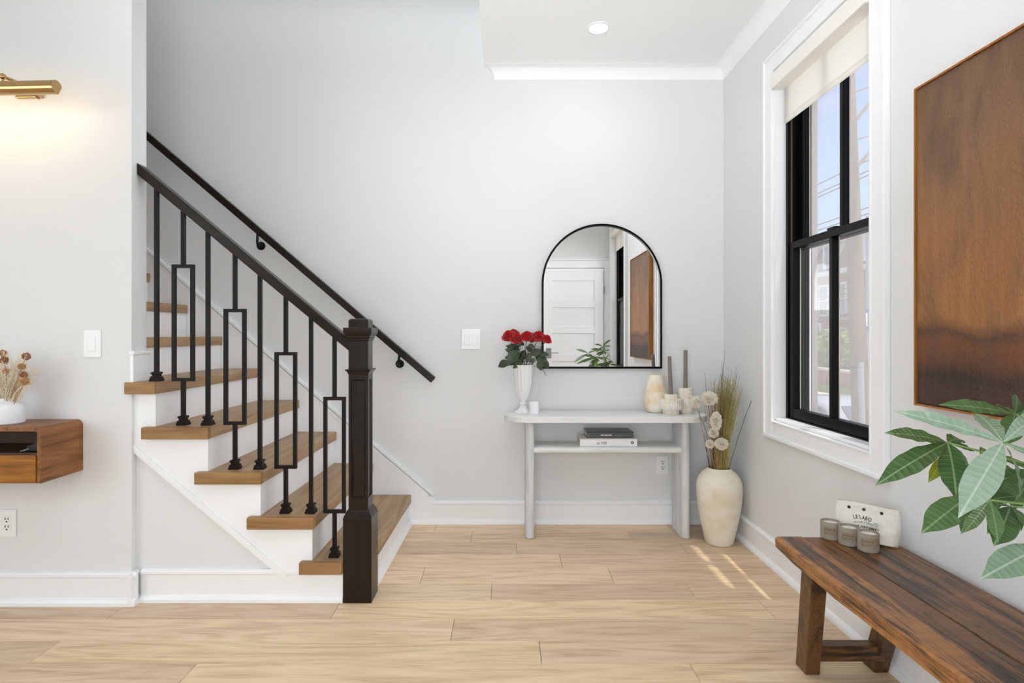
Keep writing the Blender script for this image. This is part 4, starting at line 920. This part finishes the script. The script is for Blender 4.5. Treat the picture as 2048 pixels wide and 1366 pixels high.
G().lathe([(.043, .106), (.043, .148), (.041, .151), (.014, .151), (.013, .13), (0, .13)], h2, 36).build('socket', M['travertine'], c2_, smooth=True)
def taper(b0, t0, r_, label):
    o = empty('taper_candle', b0, label, 'candle', 'taupe taper candles')
    b0, t0 = Vector(b0), Vector(t0)
    G().tube([b0, b0.lerp(t0, .5), t0-(t0-b0)*.012, t0], [r_*1.12, r_*1.04, r_*.95, r_*.55], 14).build('wax', M['taper'], o, smooth=True)
    G().tube([t0, t0+Vector((.001, 0, .006))], .0008, 5).build('wick', M['pages'], o)
taper(h1+Vector((0, 0, .101)), h1+Vector((-.009, 0, .341)), .0115, 'taupe taper candle leaning in the ribbed candle holder')
taper(h2+Vector((0, 0, .131)), h2+Vector((0, 0, .376)), .0115, 'upright taupe taper candle in the taller speckled holder')

# ------------------------------------------------------------------ floor vase with dried stems
FV = Vector((1.212, 3.17, 0))
fv = empty('floor_vase', FV, 'tall cream stoneware floor vase in the corner beside the console table', 'vase')
G().lathe([(0, 0.002), (.073, .002), (.077, .008), (.088, .06), (.104, .13), (.117, .205), (.1235, .275), (.1245, .315), (.121, .345), (.110, .375), (.090, .400), (.072, .413), (.066, .420), (.066, .425), (.060, .425), (.06, .41), (.09, .38), (.11, .3), (.08, .1), (0, .03)], FV, 56).build('body', M['floorvase'], fv, smooth=True)
rg_ = random.Random(5)
def grass(name, mat, n, spread, ztop, label, xoff, twigs, th=.0011, cat='dried grass'):
    g = G()
    for i in range(n):
        a = rg_.uniform(0, 6.28); q_ = math.sqrt(rg_.random())*.045
        b0 = FV+Vector((q_*math.cos(a), q_*math.sin(a), rg_.uniform(.3, .36)))
        tip = FV+Vector((xoff+rg_.gauss(0, spread), rg_.gauss(0, spread*.5)-.01, rg_.uniform(*ztop)))
        tip.x = min(tip.x, XR-.03); tip.y = min(tip.y, YB-.04)
        pts = stem_pts(b0, tip, .12, 5); g.tube(pts, [th, th, th*.8, th*.6, th*.3], 3, False)
        for k in range(twigs):
            t = rg_.uniform(.55, 1); j = min(int(t*4), 3); p_ = pts[j].lerp(pts[j+1], t*4-j)
            dv_ = (Vector((rg_.uniform(-1, 1), rg_.uniform(-1, 1), rg_.uniform(.8, 2.4)))).normalized()*rg_.uniform(.015, .04)
            e_ = p_+dv_; e_.x = min(e_.x, XR-.012); g.tube([p_, e_], [th*.6, th*.25], 3, False)
    tag(g.build(name, mat, fix=False), label, cat, kind='stuff')
grass('dried_grass', M['olive'], 210, .036, (.78, .93), 'olive green dried broom grass on the right of the floor vase', .048, 9)
grass('dried_straw', M['straw'], 80, .028, (.70, .92), 'tan dried straw stems in the middle of the floor vase', -.025, 2, .0013, 'dried straw')
grass('brown_stalks', M['twig'], 38, .030, (.52, .70), 'dark brown stalks low in the mouth of the floor vase', -.030, 0, .0016, 'dried stalks')
grass('fine_twigs', M['twig'], 26, .045, (.86, 1.0), 'fine dark feathery twigs rising above the olive grass', .052, 12, .0008, 'dried twigs')
def twig(pts, label, side=6):
    o = empty('twig', pts[0], label, 'twig', 'long bare twigs in the floor vase')
    P_ = [Vector(p_) for p_ in pts]; g = G().tube(P_, [.0013]*(len(P_)-1)+[.0005], 5)
    for k in range(side):
        t = rg_.uniform(.5, 1)*(len(P_)-1.001); j = int(t); p_ = P_[j].lerp(P_[j+1], t-j); d_ = (P_[j+1]-P_[j]).normalized()
        dv_ = (d_+Vector((rg_.uniform(-.5, .5), rg_.uniform(-.3, .3), rg_.uniform(-.1, .4)))).normalized()*rg_.uniform(.012, .035)
        g.tube([p_, p_+dv_], [.0008, .0003], 3, False)
    g.build('stem', M['twig'], o, kind='stuff')
twig([FV+Vector((.03, -.01, .36)), at(1475, 880, 3.14), at(1492, 828, 3.12), at(1506, 794, 3.10), at(1512, 782, 3.09)], 'bare twig leaning far right out of the floor vase', 14)
twig([FV+Vector((0, 0, .36)), at(1440, 800, 3.2), at(1446, 738, 3.22), at(1450, 700, 3.24)], 'tallest thin twig standing up out of the floor vase', 1)
twig([FV+Vector((-.03, -.02, .36)), at(1412, 860, 3.1), at(1402, 838, 3.08), at(1398, 822, 3.06)], 'bare twig leaning left in front of the console table end', 3)
twig([FV+Vector((-.02, -.01, .36)), at(1421, 840, 3.12), at(1413, 790, 3.12), at(1410, 747, 3.12)], 'thin twig rising left of the white blooms', 2)
rb = random.Random(9)
whites = [((1392, 804), 3.08, 10.5, 12, 'leftmost white bleached flower, overlapping the table edge'), ((1419, 797), 3.06, 15.5, 14, 'largest white bleached flower, at the top of the floor vase bunch'),
          ((1432, 843), 3.05, 11, 20, 'tall white bleached flower in the middle of the floor vase bunch'), ((1427, 866), 3.06, 10, 10, 'white bleached flower just below the tall middle one'), ((1420, 888), 3.07, 8.5, 9, 'smallest white bleached flower, low on the left'), ((1443, 888), 3.04, 13, 12, 'lowest right white bleached flower above the vase mouth')]
for (pxy, Y_, rx_, rz_, lb) in whites:
    c = at(pxy[0], pxy[1], Y_); r_ = rx_*Y_/F
    o = empty('white_flower', c, lb, 'dried flower', 'white bleached flowers in the floor vase')
    g = bloom_geo(c, r_, 620, r_*.17, rb); k = rz_/rx_; g.v = [Vector((v.x, v.y, c.z+(v.z-c.z)*min(k, 1.75))) for v in g.v]
    g.build('flower_head', M['whitebloom'], o, kind='stuff', fix=False)
    G().tube(stem_pts(FV+Vector(((c.x-FV.x)*.25, -.02, .38)), c, .05), .0016, 5).build('stem', M['straw'], o)

# ------------------------------------------------------------------ painting
pa = empty('painting', (1.345, 1.46, 1.457), 'large brown and orange abstract painting with thin wood frame on the right wall', 'painting')
py0, py1, pz0, pz1, px0 = 1.05, 1.814, .947, 1.970, 1.327
G().box(px0+.003, XR-.006, py0+.008, py1-.008, pz0+.008, pz1-.008).build('canvas', M['paint'], pa, origin=(1.345, 1.43, 1.457))
for a0, a1, q0, q1 in ((py0, py0+.006, pz0, pz1), (py1-.006, py1, pz0, pz1), (py0+.006, py1-.006, pz0, pz0+.006), (py0+.006, py1-.006, pz1-.006, pz1)):
    G().box(px0-.003, XR-.001, a0, a1, q0, q1).build('frame_rail', M['frame_oak'], pa)

# ------------------------------------------------------------------ bench
BZ, BT_ = .463, .05
be = empty('bench', (1.145, 1.2, 0), 'rustic dark reclaimed wood bench along the right wall', 'bench')
xs_ = [.952, 1.048, 1.118, 1.225, 1.334]
rbn = random.Random(21)
for i in range(4):
    a, b_ = xs_[i], xs_[i+1]; yA, yB = .42, 1.975-[0, .004, .0, .006][i]
    n = 26; vs_, fs_ = [], []
    for k in range(n+1):
        y = yB+(yA-yB)*k/n
        wl = (noise.noise(Vector((y*4, i*7.3, 0)))*.005 if i == 0 else .0006)
        bl = noise.noise(Vector((y*6, i*3.1, 5)))*.008 if i == 0 else 0
        th_ = BT_+bl-(.014*max(0, 1-k/2.5) if i == 0 else 0)
        dzz = [0, -.001, .0005, -.0005][i]
        vs_ += [(a+wl+.002, y, BZ-th_), (b_-.0008, y, BZ-BT_), (b_-.0008, y, BZ+dzz-.0015), (b_-.003, y, BZ+dzz), (a+wl+(.008 if i == 0 else .003), y, BZ+dzz), (a+wl, y, BZ+dzz-(.008 if i == 0 else .0015))]
    for k in range(n):
        for j in range(6): fs_.append((6*k+j, 6*k+(j+1) % 6, 6*k+6+(j+1) % 6, 6*k+6+j))
    fs_ += [tuple(range(6)), tuple(6*n+j for j in range(6))]
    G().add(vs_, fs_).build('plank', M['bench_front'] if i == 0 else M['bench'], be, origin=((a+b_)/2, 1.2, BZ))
def post(bot, top, hb, ht):
    lo = [(bot[0]+i*hb[0], bot[1]+j*hb[1], 0.0) for i, j in ((-1, -1), (1, -1), (1, 1), (-1, 1))]
    hi = [(top[0]+i*ht[0], top[1]+j*ht[1], BZ-BT_+.004) for i, j in ((-1, -1), (1, -1), (1, 1), (-1, 1))]
    return G().hexa(lo, hi).build('leg', M['benchleg_shaded'], be, bevel=.004)
for sgn, yb_, yt_ in ((1, 1.966, 1.815), (-1, .43, .58)):
    post((1.062, yb_), (1.004, yt_), (.0255, .034), (.027, .032)); post((1.306, yb_+.012*sgn), (1.29, yt_), (.0255, .034), (.026, .032))
    G().box(1.07, 1.30, yb_-.050, yb_-.006, .055, .108).build('stretcher', M['benchbar_shaded'], be, bevel=.003)

# concrete candles
def candle(c, label, first=[None]):
    c = Vector(c)
    if first[0] is None:
        o = empty('concrete_candle', c, label, 'candle', 'concrete candles on the bench'); first[0] = o
        G().lathe([(0, 0), (.0295, 0), (.0315, .002), (.0315, .058), (.0305, .060), (.0265, .060), (.0265, .052), (0, .052)], c, 44).build('cup', M['concrete'], o, smooth=True)
        G().lathe([(0, .0535), (.0260, .0535), (.0263, .052)], c, 32).build('wax', M['wax'], o)
        G().tube([c+Vector((0, 0, .053)), c+Vector((.001, 0, .063))], .0009, 5).build('wick', M['pages'], o)
        g = G(); R0 = .0317; ac = math.atan2(-.86, -.5)
        def cyl(x, z, r_): t = ac+.25+x/r_; return c+Vector((r_*math.cos(t), r_*math.sin(t), z))
        n = 20; vs_ = [cyl(-.031+.062*i/n, z, R0) for i in range(n+1) for z in (.018, .047)]
        lb = g.add(vs_, [(2*i, 2*i+2, 2*i+3, 2*i+1) for i in range(n)]).build('paper_label', M['label'], o)
        g = G()
        for txt, sz, x_, z_ in (('SANTAL 26', .0072, -.029, .034), ('hand poured soy candle', .0028, -.029, .026), ('net wt 8.4 oz', .0028, -.029, .021)):
            v2, f2 = text_geo(txt, sz); g.add([cyl(x_+v.x, z_+v.y, R0+.0003) for v in v2], f2)
        g.build('lettering', M['ink'], lb, fix=False)
    else:
        o = copy_tree(first[0]); o.location = c; o['label'] = label
    return o
candle((1.1403, 1.962, BZ), 'concrete candle farthest from the camera, first of the three on the bench')
candle((1.170, 1.906, BZ), 'middle one of the three concrete candles on the bench')
candle((1.1997, 1.850, BZ), 'concrete candle nearest the camera, beside the canvas pouch')

# canvas pouch
A_, B_ = Vector((1.178, 1.990, 0)), Vector((1.316, 1.872, 0)); ex = (B_-A_).normalized(); en = Vector((ex.y, -ex.x, 0)); LN = (B_-A_).length
pc = empty('canvas_pouch', (A_+B_)/2+Vector((0, 0, BZ)), 'off-white canvas pouch with black lettering standing on the bench behind the candles', 'pouch')
HT = .124
def surf(u, v, side):      # side +1 faces the room
    edge = min(1, u/.10, (1-u)/.10); edge = math.sin(edge*math.pi/2)
    w = .026*(1-v)**.75*(.35+.65*min(1, v/.06+.3))+.0035
    if v > .7: w += .008*max(0, 1-u/.16)*(v-.7)/.3
    if v > .8: w -= .001
    wr = (noise.noise(Vector((u*5.5, v*4.2, side*3+1)))*.008*math.sin(math.pi*min(1, v*1.15))+noise.noise(Vector((u*13+v*7, v*5, 9)))*.003) if side > 0 else 0
    inset = -.006*math.sin(math.pi*v)*(1 if u < .5 else -1)*abs(2*u-1)**3
    tz = HT*v*(1-.0*u)+.003*math.sin(u*5)*v
    lean = .010*v
    return A_+ex*(u*LN+inset)+en*(side*w*(.12+.88*edge)+wr*edge-lean)+Vector((0, 0, BZ+.0005+tz))
nu, nv = 30, 18; g = G()
for side in (1, -1):
    vs_ = [surf(i/nu, j/nv, side) for j in range(nv+1) for i in range(nu+1)]
    g.add(vs_, [(j*(nu+1)+i, j*(nu+1)+i+1, (j+1)*(nu+1)+i+1, (j+1)*(nu+1)+i) for j in range(nv) for i in range(nu)])
k0 = (nu+1)*(nv+1)
g.f += [(i, i+1, k0+i+1, k0+i) for i in range(nu)]
for j in range(nv):
    a_, b2 = j*(nu+1), (j+1)*(nu+1); g.f += [(a_, b2, k0+b2, k0+a_), (a_+nu, b2+nu, k0+b2+nu, k0+a_+nu)]
g.build('bag', M['canvas'], pc, smooth=True)
# hem stitched round the top, snaps, lettering
def on_front(s_, z_, lift=.0008):
    u, v = s_/LN, z_/HT; p_ = surf(u, v, 1); n2 = (surf(min(1, u+.01), v, 1)-surf(u-.01, v, 1)).cross(surf(u, v+.01, 1)-surf(u, v-.01, 1)).normalized()
    if n2.dot(en) < 0: n2 = -n2
    return p_+n2*lift, n2
g = G(); vs_ = [on_front(.004+(LN-.008)*i/20, z_, .0014)[0] for i in range(21) for z_ in (HT*.885, HT*.985)]
g.add(vs_, [(2*i, 2*i+2, 2*i+3, 2*i+1) for i in range(20)]).build('hem', M['canvas'], pc, smooth=True)
for su in (.215, .455, .735):
    p_, n2 = on_front(LN*su, HT*.845, .001)
    G().tube([p_, p_+n2*.003], [.0052, .0042], 14).build('snap', M['snap'], pc)
g = G()
def arc_text(txt, size, s0, z0, R, bold, width):
    # letters set along an arc of radius R that bulges up, centred on s0
    x_ = 0; items = []
    for ch in txt:
        if ch == ' ': x_ += size*.34; continue
        v2, f2 = text_geo(ch, size, 'LEFT', bold); w_ = max(v.x for v in v2); items.append((x_, v2, f2)); x_ += w_+size*.10
    sc = width/x_
    for xo, v2, f2 in items:
        pts = []
        for v in v2:
            s_ = (xo+v.x)*sc-width/2; t = s_/R; rr2 = R+v.y
            pts.append(on_front(s0+rr2*math.sin(t), z0+rr2*math.cos(t)-R)[0])
        g.add(pts, f2)
arc_text('LE LABO', .0165, LN*.44, HT*.60, .09, .0004, .052)
arc_text('INC.', .009, LN*.665, HT*.525, .09, 0, .014)
arc_text('MANUFACTURERS OF', .0085, LN*.50, HT*.50, .10, 0, .068)
arc_text('FINE PERFUMERY', .0105, LN*.50, HT*.375, 9.0, .0003, .078)
g.build('lettering', M['ink'], pc, fix=False)

# ------------------------------------------------------------------ money tree on the bench's near end
PC = Vector((1.13, .66, BZ))
mt_ = empty('money_tree', PC, 'potted money tree with long green fingered leaves in front of the painting', 'plant')
G().lathe([(0, 0), (.075, 0), (.085, .01), (.102, .17), (.102, .185), (.094, .185), (.092, .165), (0, .16)], PC, 40).build('pot', M['terracotta'], mt_, smooth=True)
G().lathe([(0, .166), (.05, .170), (.091, .164)], PC, 24).build('soil', M['soil'], mt_)
tk = [PC+Vector((0, 0, .15)), PC+Vector((.008, .02, .25)), PC+Vector((.0, .06, .36)), PC+Vector((-.01, .10, .46))]
G().tube(tk, [.024, .02, .015, .011], 10).build('trunk', M['bark'], mt_, smooth=True)
PL = leaf_mesh('money_leaf', 24, .100, .54, .16, .16); PL.materials.append(M['pachira'])
PM = PL.copy(); PM.materials.clear(); PM.materials.append(M['paleleaf'])
PO = PL.copy(); PO.materials.clear(); PO.materials.append(M['oldleaf'])
clusters = [
 (at(2006, 885, 1.00), [(1797, 804, 1.06, 1.05), (1957, 806, 1.12, 1.3), (1933, 1013, .90, 1.25), (2105, 800, 1.05, 1), (2120, 930, .95, 1), (2075, 990, 1.06, .7)]),
 (at(1895, 885, 1.20), [(1786, 851, 1.16, 1.2), (1768, 948, 1.10, 1.0), (1924, 992, 1.12, 2.3), (1930, 864, 1.28, 1.3), (1957, 897, 1.20, 1.3), (1945, 930, 1.17, 1.3)]),
 (at(1942, 990, 1.13), [(1854, 1050, 1.06, 1.6), (1926, 1070, 1.12, 1.4), (1955, 1052, 1.16, 1.4), (1992, 1010, 1.18, 1.4), (1872, 1062, 1.2, .7), (1905, 955, 1.2, 1.3)]),
 (at(2021, 1012, 1.06), [(1998, 1082, 1.0, 2.2), (1978, 1062, 1.04, 1.8), (2026, 1064, 1.10, 1.6), (1950, 1000, 1.1, 1.3), (2085, 1070, 1.0, 1.6), (2066, 955, 1.10, 1.7), (2048, 1058, 1.02, 1.8)]),
 (at(1980, 1000, 1.04), [(2002, 1082, 1.0, 1.7), (1950, 1048, 1.08, 1.5), (2024, 1062, 1.06, 1.5), (1927, 1068, 1.06, 1.3), (2040, 985, 1.06, 1.5)]),
 (at(2029, 828, 1.14), [(1893, 794, 1.13, 1.2), (2044, 786, 1.10, 2.2), (1998, 798, 1.22, 1.0), (2024, 876, 1.06, 1.7), (2105, 816, 1.12, 1.2), (2064, 872, 1.12, 1.3)]),
 (at(2090, 1090, 1.02), [(1980, 1142, .96, 1.5), (2020, 1113, 1.10, .9), (2100, 1190, 1.0, 1), (2180, 1120, 1.0, 1)]),
 (at(2062, 940, 1.16), [(1965, 968, 1.14, 1.5), (1985, 900, 1.22, 1.5), (2030, 1015, 1.12, 1.9), (2130, 930, 1.1, 1.5), (1978, 1010, 1.2, 1.5), (2020, 995, 1.10, 1.8)]),
 (at(1990, 945, 1.22), [(1915, 930, 1.22, 1.5), (1945, 1012, 1.18, 1.6), (2000, 1025, 1.20, 1.7), (2050, 935, 1.26, 1.6), (1965, 885, 1.28, 1.5)]),
 (at(2180, 800, 1.0), [(2080, 760, 1.0, 1.2), (2200, 700, 1.05, 1.2), (2280, 790, 1.0, 1.2), (2160, 880, .95, 1.2)]),
 (at(2260, 960, .9), [(2150, 980, .88, 1.2), (2280, 860, .95, 1.2), (2360, 980, .86, 1.2), (2240, 1070, .84, 1.2)]),
]
rl_ = random.Random(4)
for ci, (c, tips) in enumerate(clusters):
    j = tk[3] if c.z > .75 else tk[2]
    mid = (j+c)/2+Vector((.05, .05, -.03))
    G().tube([j, j.lerp(mid, .5)+Vector((0, 0, .02)), mid, c], [.005, .0032, .0022, .002], 7).build('petiole', M['petiole'], mt_, smooth=True)
    for tx, ty, tY, ws in tips:
        tip = at(tx, ty, tY)
        if tip.x > XR-.03: tip.x = XR-.03
        place_leaf(PM if ci in (0, 6) else PL, mt_, c, tip, (rl_.uniform(-.25, .05), -.75, .9), ws)
place_leaf(PO, mt_, at(1893, 905, 1.22), at(1862, 963, 1.20), (-.1, -.8, .5), 1.5)

# ------------------------------------------------------------------ the street outside
ZG = -1.62
struct(G().box(XO, 5.6, -30, 80, ZG-.2, ZG+.02), 'ground_sidewalk', M['sidewalk'])
struct(G().box(5.6, 13, -30, 80, ZG-.2, ZG-.1), 'ground_road', M['asphalt'])
struct(G().box(13, 15.6, -30, 80, ZG-.2, ZG+.02), 'ground_far_sidewalk', M['sidewalk'])
struct(G().box(15.6, 60, -30, 80, ZG-.2, ZG+.4), 'ground_yard', M['lawn'])
gw = empty('garden_wall', (15.9, 30, ZG), 'low red brick garden wall across the street', 'wall')
G().box(15.8, 16.1, 18, 46, ZG+.02, -.55).build('brickwork', M['brick'], gw)
G().box(15.75, 16.15, 18, 46, -.55, -.45).build('coping', M['sidewalk'], gw)
th_ = empty('townhouse', (22, 34, ZG), 'red brick townhouse with slate mansard roof across the street', 'building')
G().box(22, 32, 24, 52, ZG, 5.2).build('brick_wall', M['brick'], th_)
G().box(21.6, 32.2, 23.6, 52.4, 5.2, 5.5).build('cornice', M['extwhite'], th_)
G().hexa([(21.8, 23.8, 5.5), (32, 23.8, 5.5), (32, 52.2, 5.5), (21.8, 52.2, 5.5)], [(23.2, 25, 8.3), (31, 25, 8.3), (31, 51, 8.3), (23.2, 51, 8.3)]).build('mansard_roof', M['slate'], th_)
def hwin(yc, z0, z1, w, x=22.0):
    f = G().box(x-.12, x+.05, yc-w/2-.12, yc+w/2+.12, z0-.12, z1+.15).build('window', M['extwhite'], th_)
    for dy in (-w/4, w/4):
        for q0, q1 in ((z0, (z0+z1)/2-.03), ((z0+z1)/2+.03, z1)):
            G().box(x-.14, x-.1, yc+dy-w/4+.04, yc+dy+w/4-.04, q0, q1).build('pane', M['darkglass'], f)
for yc in (27.5, 30.5, 33.4, 36.5, 38.5, 42, 45): hwin(yc, 2.6, 4.5, .95)
for yc in (27.5, 30.5, 33.4, 36.5): hwin(yc, -.2, 1.6, .95)
for yc in (29, 34.6, 37.9, 41):
    dm = G().box(21.85, 23.4, yc-.62, yc+.62, 5.7, 7.4).build('dormer', M['extwhite'], th_)
    G().prism([(yc-.8, 7.4), (yc+.8, 7.4), (yc, 8.0)], 'x', 21.7, 23.6).build('dormer_roof', M['slate'], dm)
    G().box(21.82, 21.9, yc-.36, yc+.36, 5.95, 7.2).build('pane', M['darkglass'], dm)
ar = [(38.7, .3), (39.9, .3)]+[(39.3+.6*math.cos(math.pi*i/12), 1.85+.6*math.sin(math.pi*i/12)) for i in range(13)]
G().prism(ar, 'x', 21.85, 22.05).build('arched_doorway', M['extwhite'], th_)
G().box(21.8, 21.86, 39.0, 39.6, .3, 1.8).build('entry_door', M['darkglass'], th_)
G().hexa([(20.4, 33.5, 2.0), (22, 33.5, 2.35), (22, 37.4, 2.35), (20.4, 37.4, 2.0)], [(20.4, 33.5, 2.12), (22, 33.5, 2.6), (22, 37.4, 2.6), (20.4, 37.4, 2.12)]).build('porch_roof', M['slate'], th_)
def shrub(c, r, sz, mat, label):
    rs = random.Random(int(c[1]*100)); g = G(); c = Vector(c)
    for i in range(420):
        d_ = Vector((rs.gauss(0, 1), rs.gauss(0, 1), rs.gauss(0, 1))).normalized(); p_ = c+Vector((d_.x*r, d_.y*r, d_.z*r*sz))*rs.uniform(.55, 1.05)
        u = d_.cross(Vector((rs.uniform(-1, 1), rs.uniform(-1, 1), rs.uniform(-1, 1)))).normalized()*.16*r; v = d_.cross(u)
        g.add([p_-u, p_-v+d_*.1*r, p_+u, p_+v+d_*.05*r], [(0, 1, 2, 3)])
    o = empty('shrub', (c.x, c.y, ZG+.4), label, 'shrub', 'shrubs behind the garden wall')
    g.build('foliage', mat, o, kind='stuff', fix=False); G().tube([(c.x, c.y, ZG+.38), c], .05, 6).build('stem', M['bark'], o)
shrub((18, 30.3, .3), 1.3, 1.05, M['hedge'], 'large yellow-green shrub in front of the brick townhouse')
shrub((17.2, 33.6, -.6), .8, .8, M['hedge2'], 'low dark shrub left of the large shrub over the garden wall')
shrub((17.3, 28.0, -.5), .8, .9, M['hedge2'], 'low dark shrub right of the large shrub over the garden wall')
shrub((17.5, 25.0, .9), 1.0, 1.9, M['hedge'], 'tall ivy-like shrub near the blue sign')
up_ = empty('utility_pole', (6.30, 10, ZG), 'wooden utility pole with two curved lamp arms outside the window', 'utility pole')
G().tube([(6.42, 10, ZG-.1), (6.28, 10, 1.6), (6.0, 10, 9.5)], [.155, .135, .07], 16).build('post', M['polewood'], up_, smooth=True)
G().tube([(6.33, 9.865, ZG), (6.27, 9.875, .7)], .05, 10).build('conduit_guard', M['galv'], up_, smooth=True)
for z_, k in ((4.15, 1.0), (5.0, 1.0)):
    G().tube([(6.24, 9.95, z_), (6.32, 9.5, z_+.28), (6.42, 9.0, z_+.36), (6.55, 8.3, z_+.3)], .03, 8).build('lamp_arm', M['galv'], up_, smooth=True)
    G().tube([(6.24, 9.95, z_+.5), (6.34, 9.3, z_+.42)], .012, 6).build('arm_brace', M['galv'], up_)
for k, (x_, z_, sag) in enumerate(((6.32, 4.22, 'topmost'), (6.30, 4.03, 'second'), (6.27, 3.94, 'third'), (6.32, 3.40, 'fourth'), (6.28, 3.28, 'lowest'))):
    tag(G().tube([(x_+.12, -14, z_+.02), (x_, 10, z_), (x_+.05, 34, z_+.05)], .011, 5).build('overhead_wire', M['wire']), sag+' overhead wire running past the utility pole', 'wire', 'overhead wires along the near side of the street')
for k, (z_, nm) in enumerate(((3.0, 'upper'), (2.8, 'middle'), (2.55, 'lower'))):
    tag(G().tube([(13.3, 4, z_), (13.3, 56, z_)], .02, 5).build('overhead_wire', M['wire']), nm+' wire crossing in front of the townhouse windows', 'wire', 'wires along the far side of the street')
ss = empty('street_sign', (9.2, 14.2, ZG), 'blue street sign on a grey post outside the window', 'sign')
G().tube([(9.2, 14.2, ZG-.1), (9.2, 14.2, 4.2)], .05, 10).build('sign_post', M['galv'], ss, smooth=True)
G().box(8.98, 9.18, 14.12, 14.14, 1.31, 1.84).build('sign_panel', M['sign'], ss)
G().box(9.02, 9.14, 14.112, 14.12, 1.40, 1.74).build('sign_symbol', M['extwhite'], ss)
car = empty('car', (7.4, 12.4, ZG-.1), 'pale parked car at the kerb beyond the utility pole', 'car')
side = [(9.9, -1.35), (9.95, -.95), (10.9, -.78), (11.7, -.30), (12.4, -.18), (13.3, -.22), (14.2, -.72), (14.8, -.85), (14.85, -1.35)]
vs_, fs_ = [], []; n_ = len(side)
for x_, k in ((6.6, 0), (6.7, 1), (8.2, 1), (8.3, 0)):
    for (y_, z_) in side: vs_.append((x_+(.12 if z_ > -.7 and x_ < 7.3 else -.12 if z_ > -.7 else 0), y_, z_+(0 if k else -.03)))
for r_ in range(3):
    for k in range(n_): fs_.append((r_*n_+k, r_*n_+(k+1) % n_, (r_+1)*n_+(k+1) % n_, (r_+1)*n_+k))
fs_ += [tuple(range(n_)), tuple(3*n_+k for k in range(n_-1, -1, -1))]
G().add(vs_, fs_).build('body', M['carpaint'], car, smooth=True, bevel=.05)
G().prism([(11.15, -.75), (11.85, -.36), (12.4, -.27), (13.1, -.30), (13.7, -.70)], 'x', 6.68, 8.22).build('side_window', M['carglass'], car)
G().hexa([(6.9, 11.0, -.76), (8.0, 11.0, -.76), (7.9, 11.66, -.32), (7.0, 11.66, -.32)], [(6.9, 10.97, -.73), (8.0, 10.97, -.73), (7.9, 11.64, -.29), (7.0, 11.64, -.29)]).build('windshield', M['carglass'], car)
for y_ in (10.75, 14.0):
    for x_ in (6.57, 8.13): G().tube([(x_, y_, ZG+.22), (x_+.2, y_, ZG+.22)], .31, 20).build('wheel', M['tyre'], car)
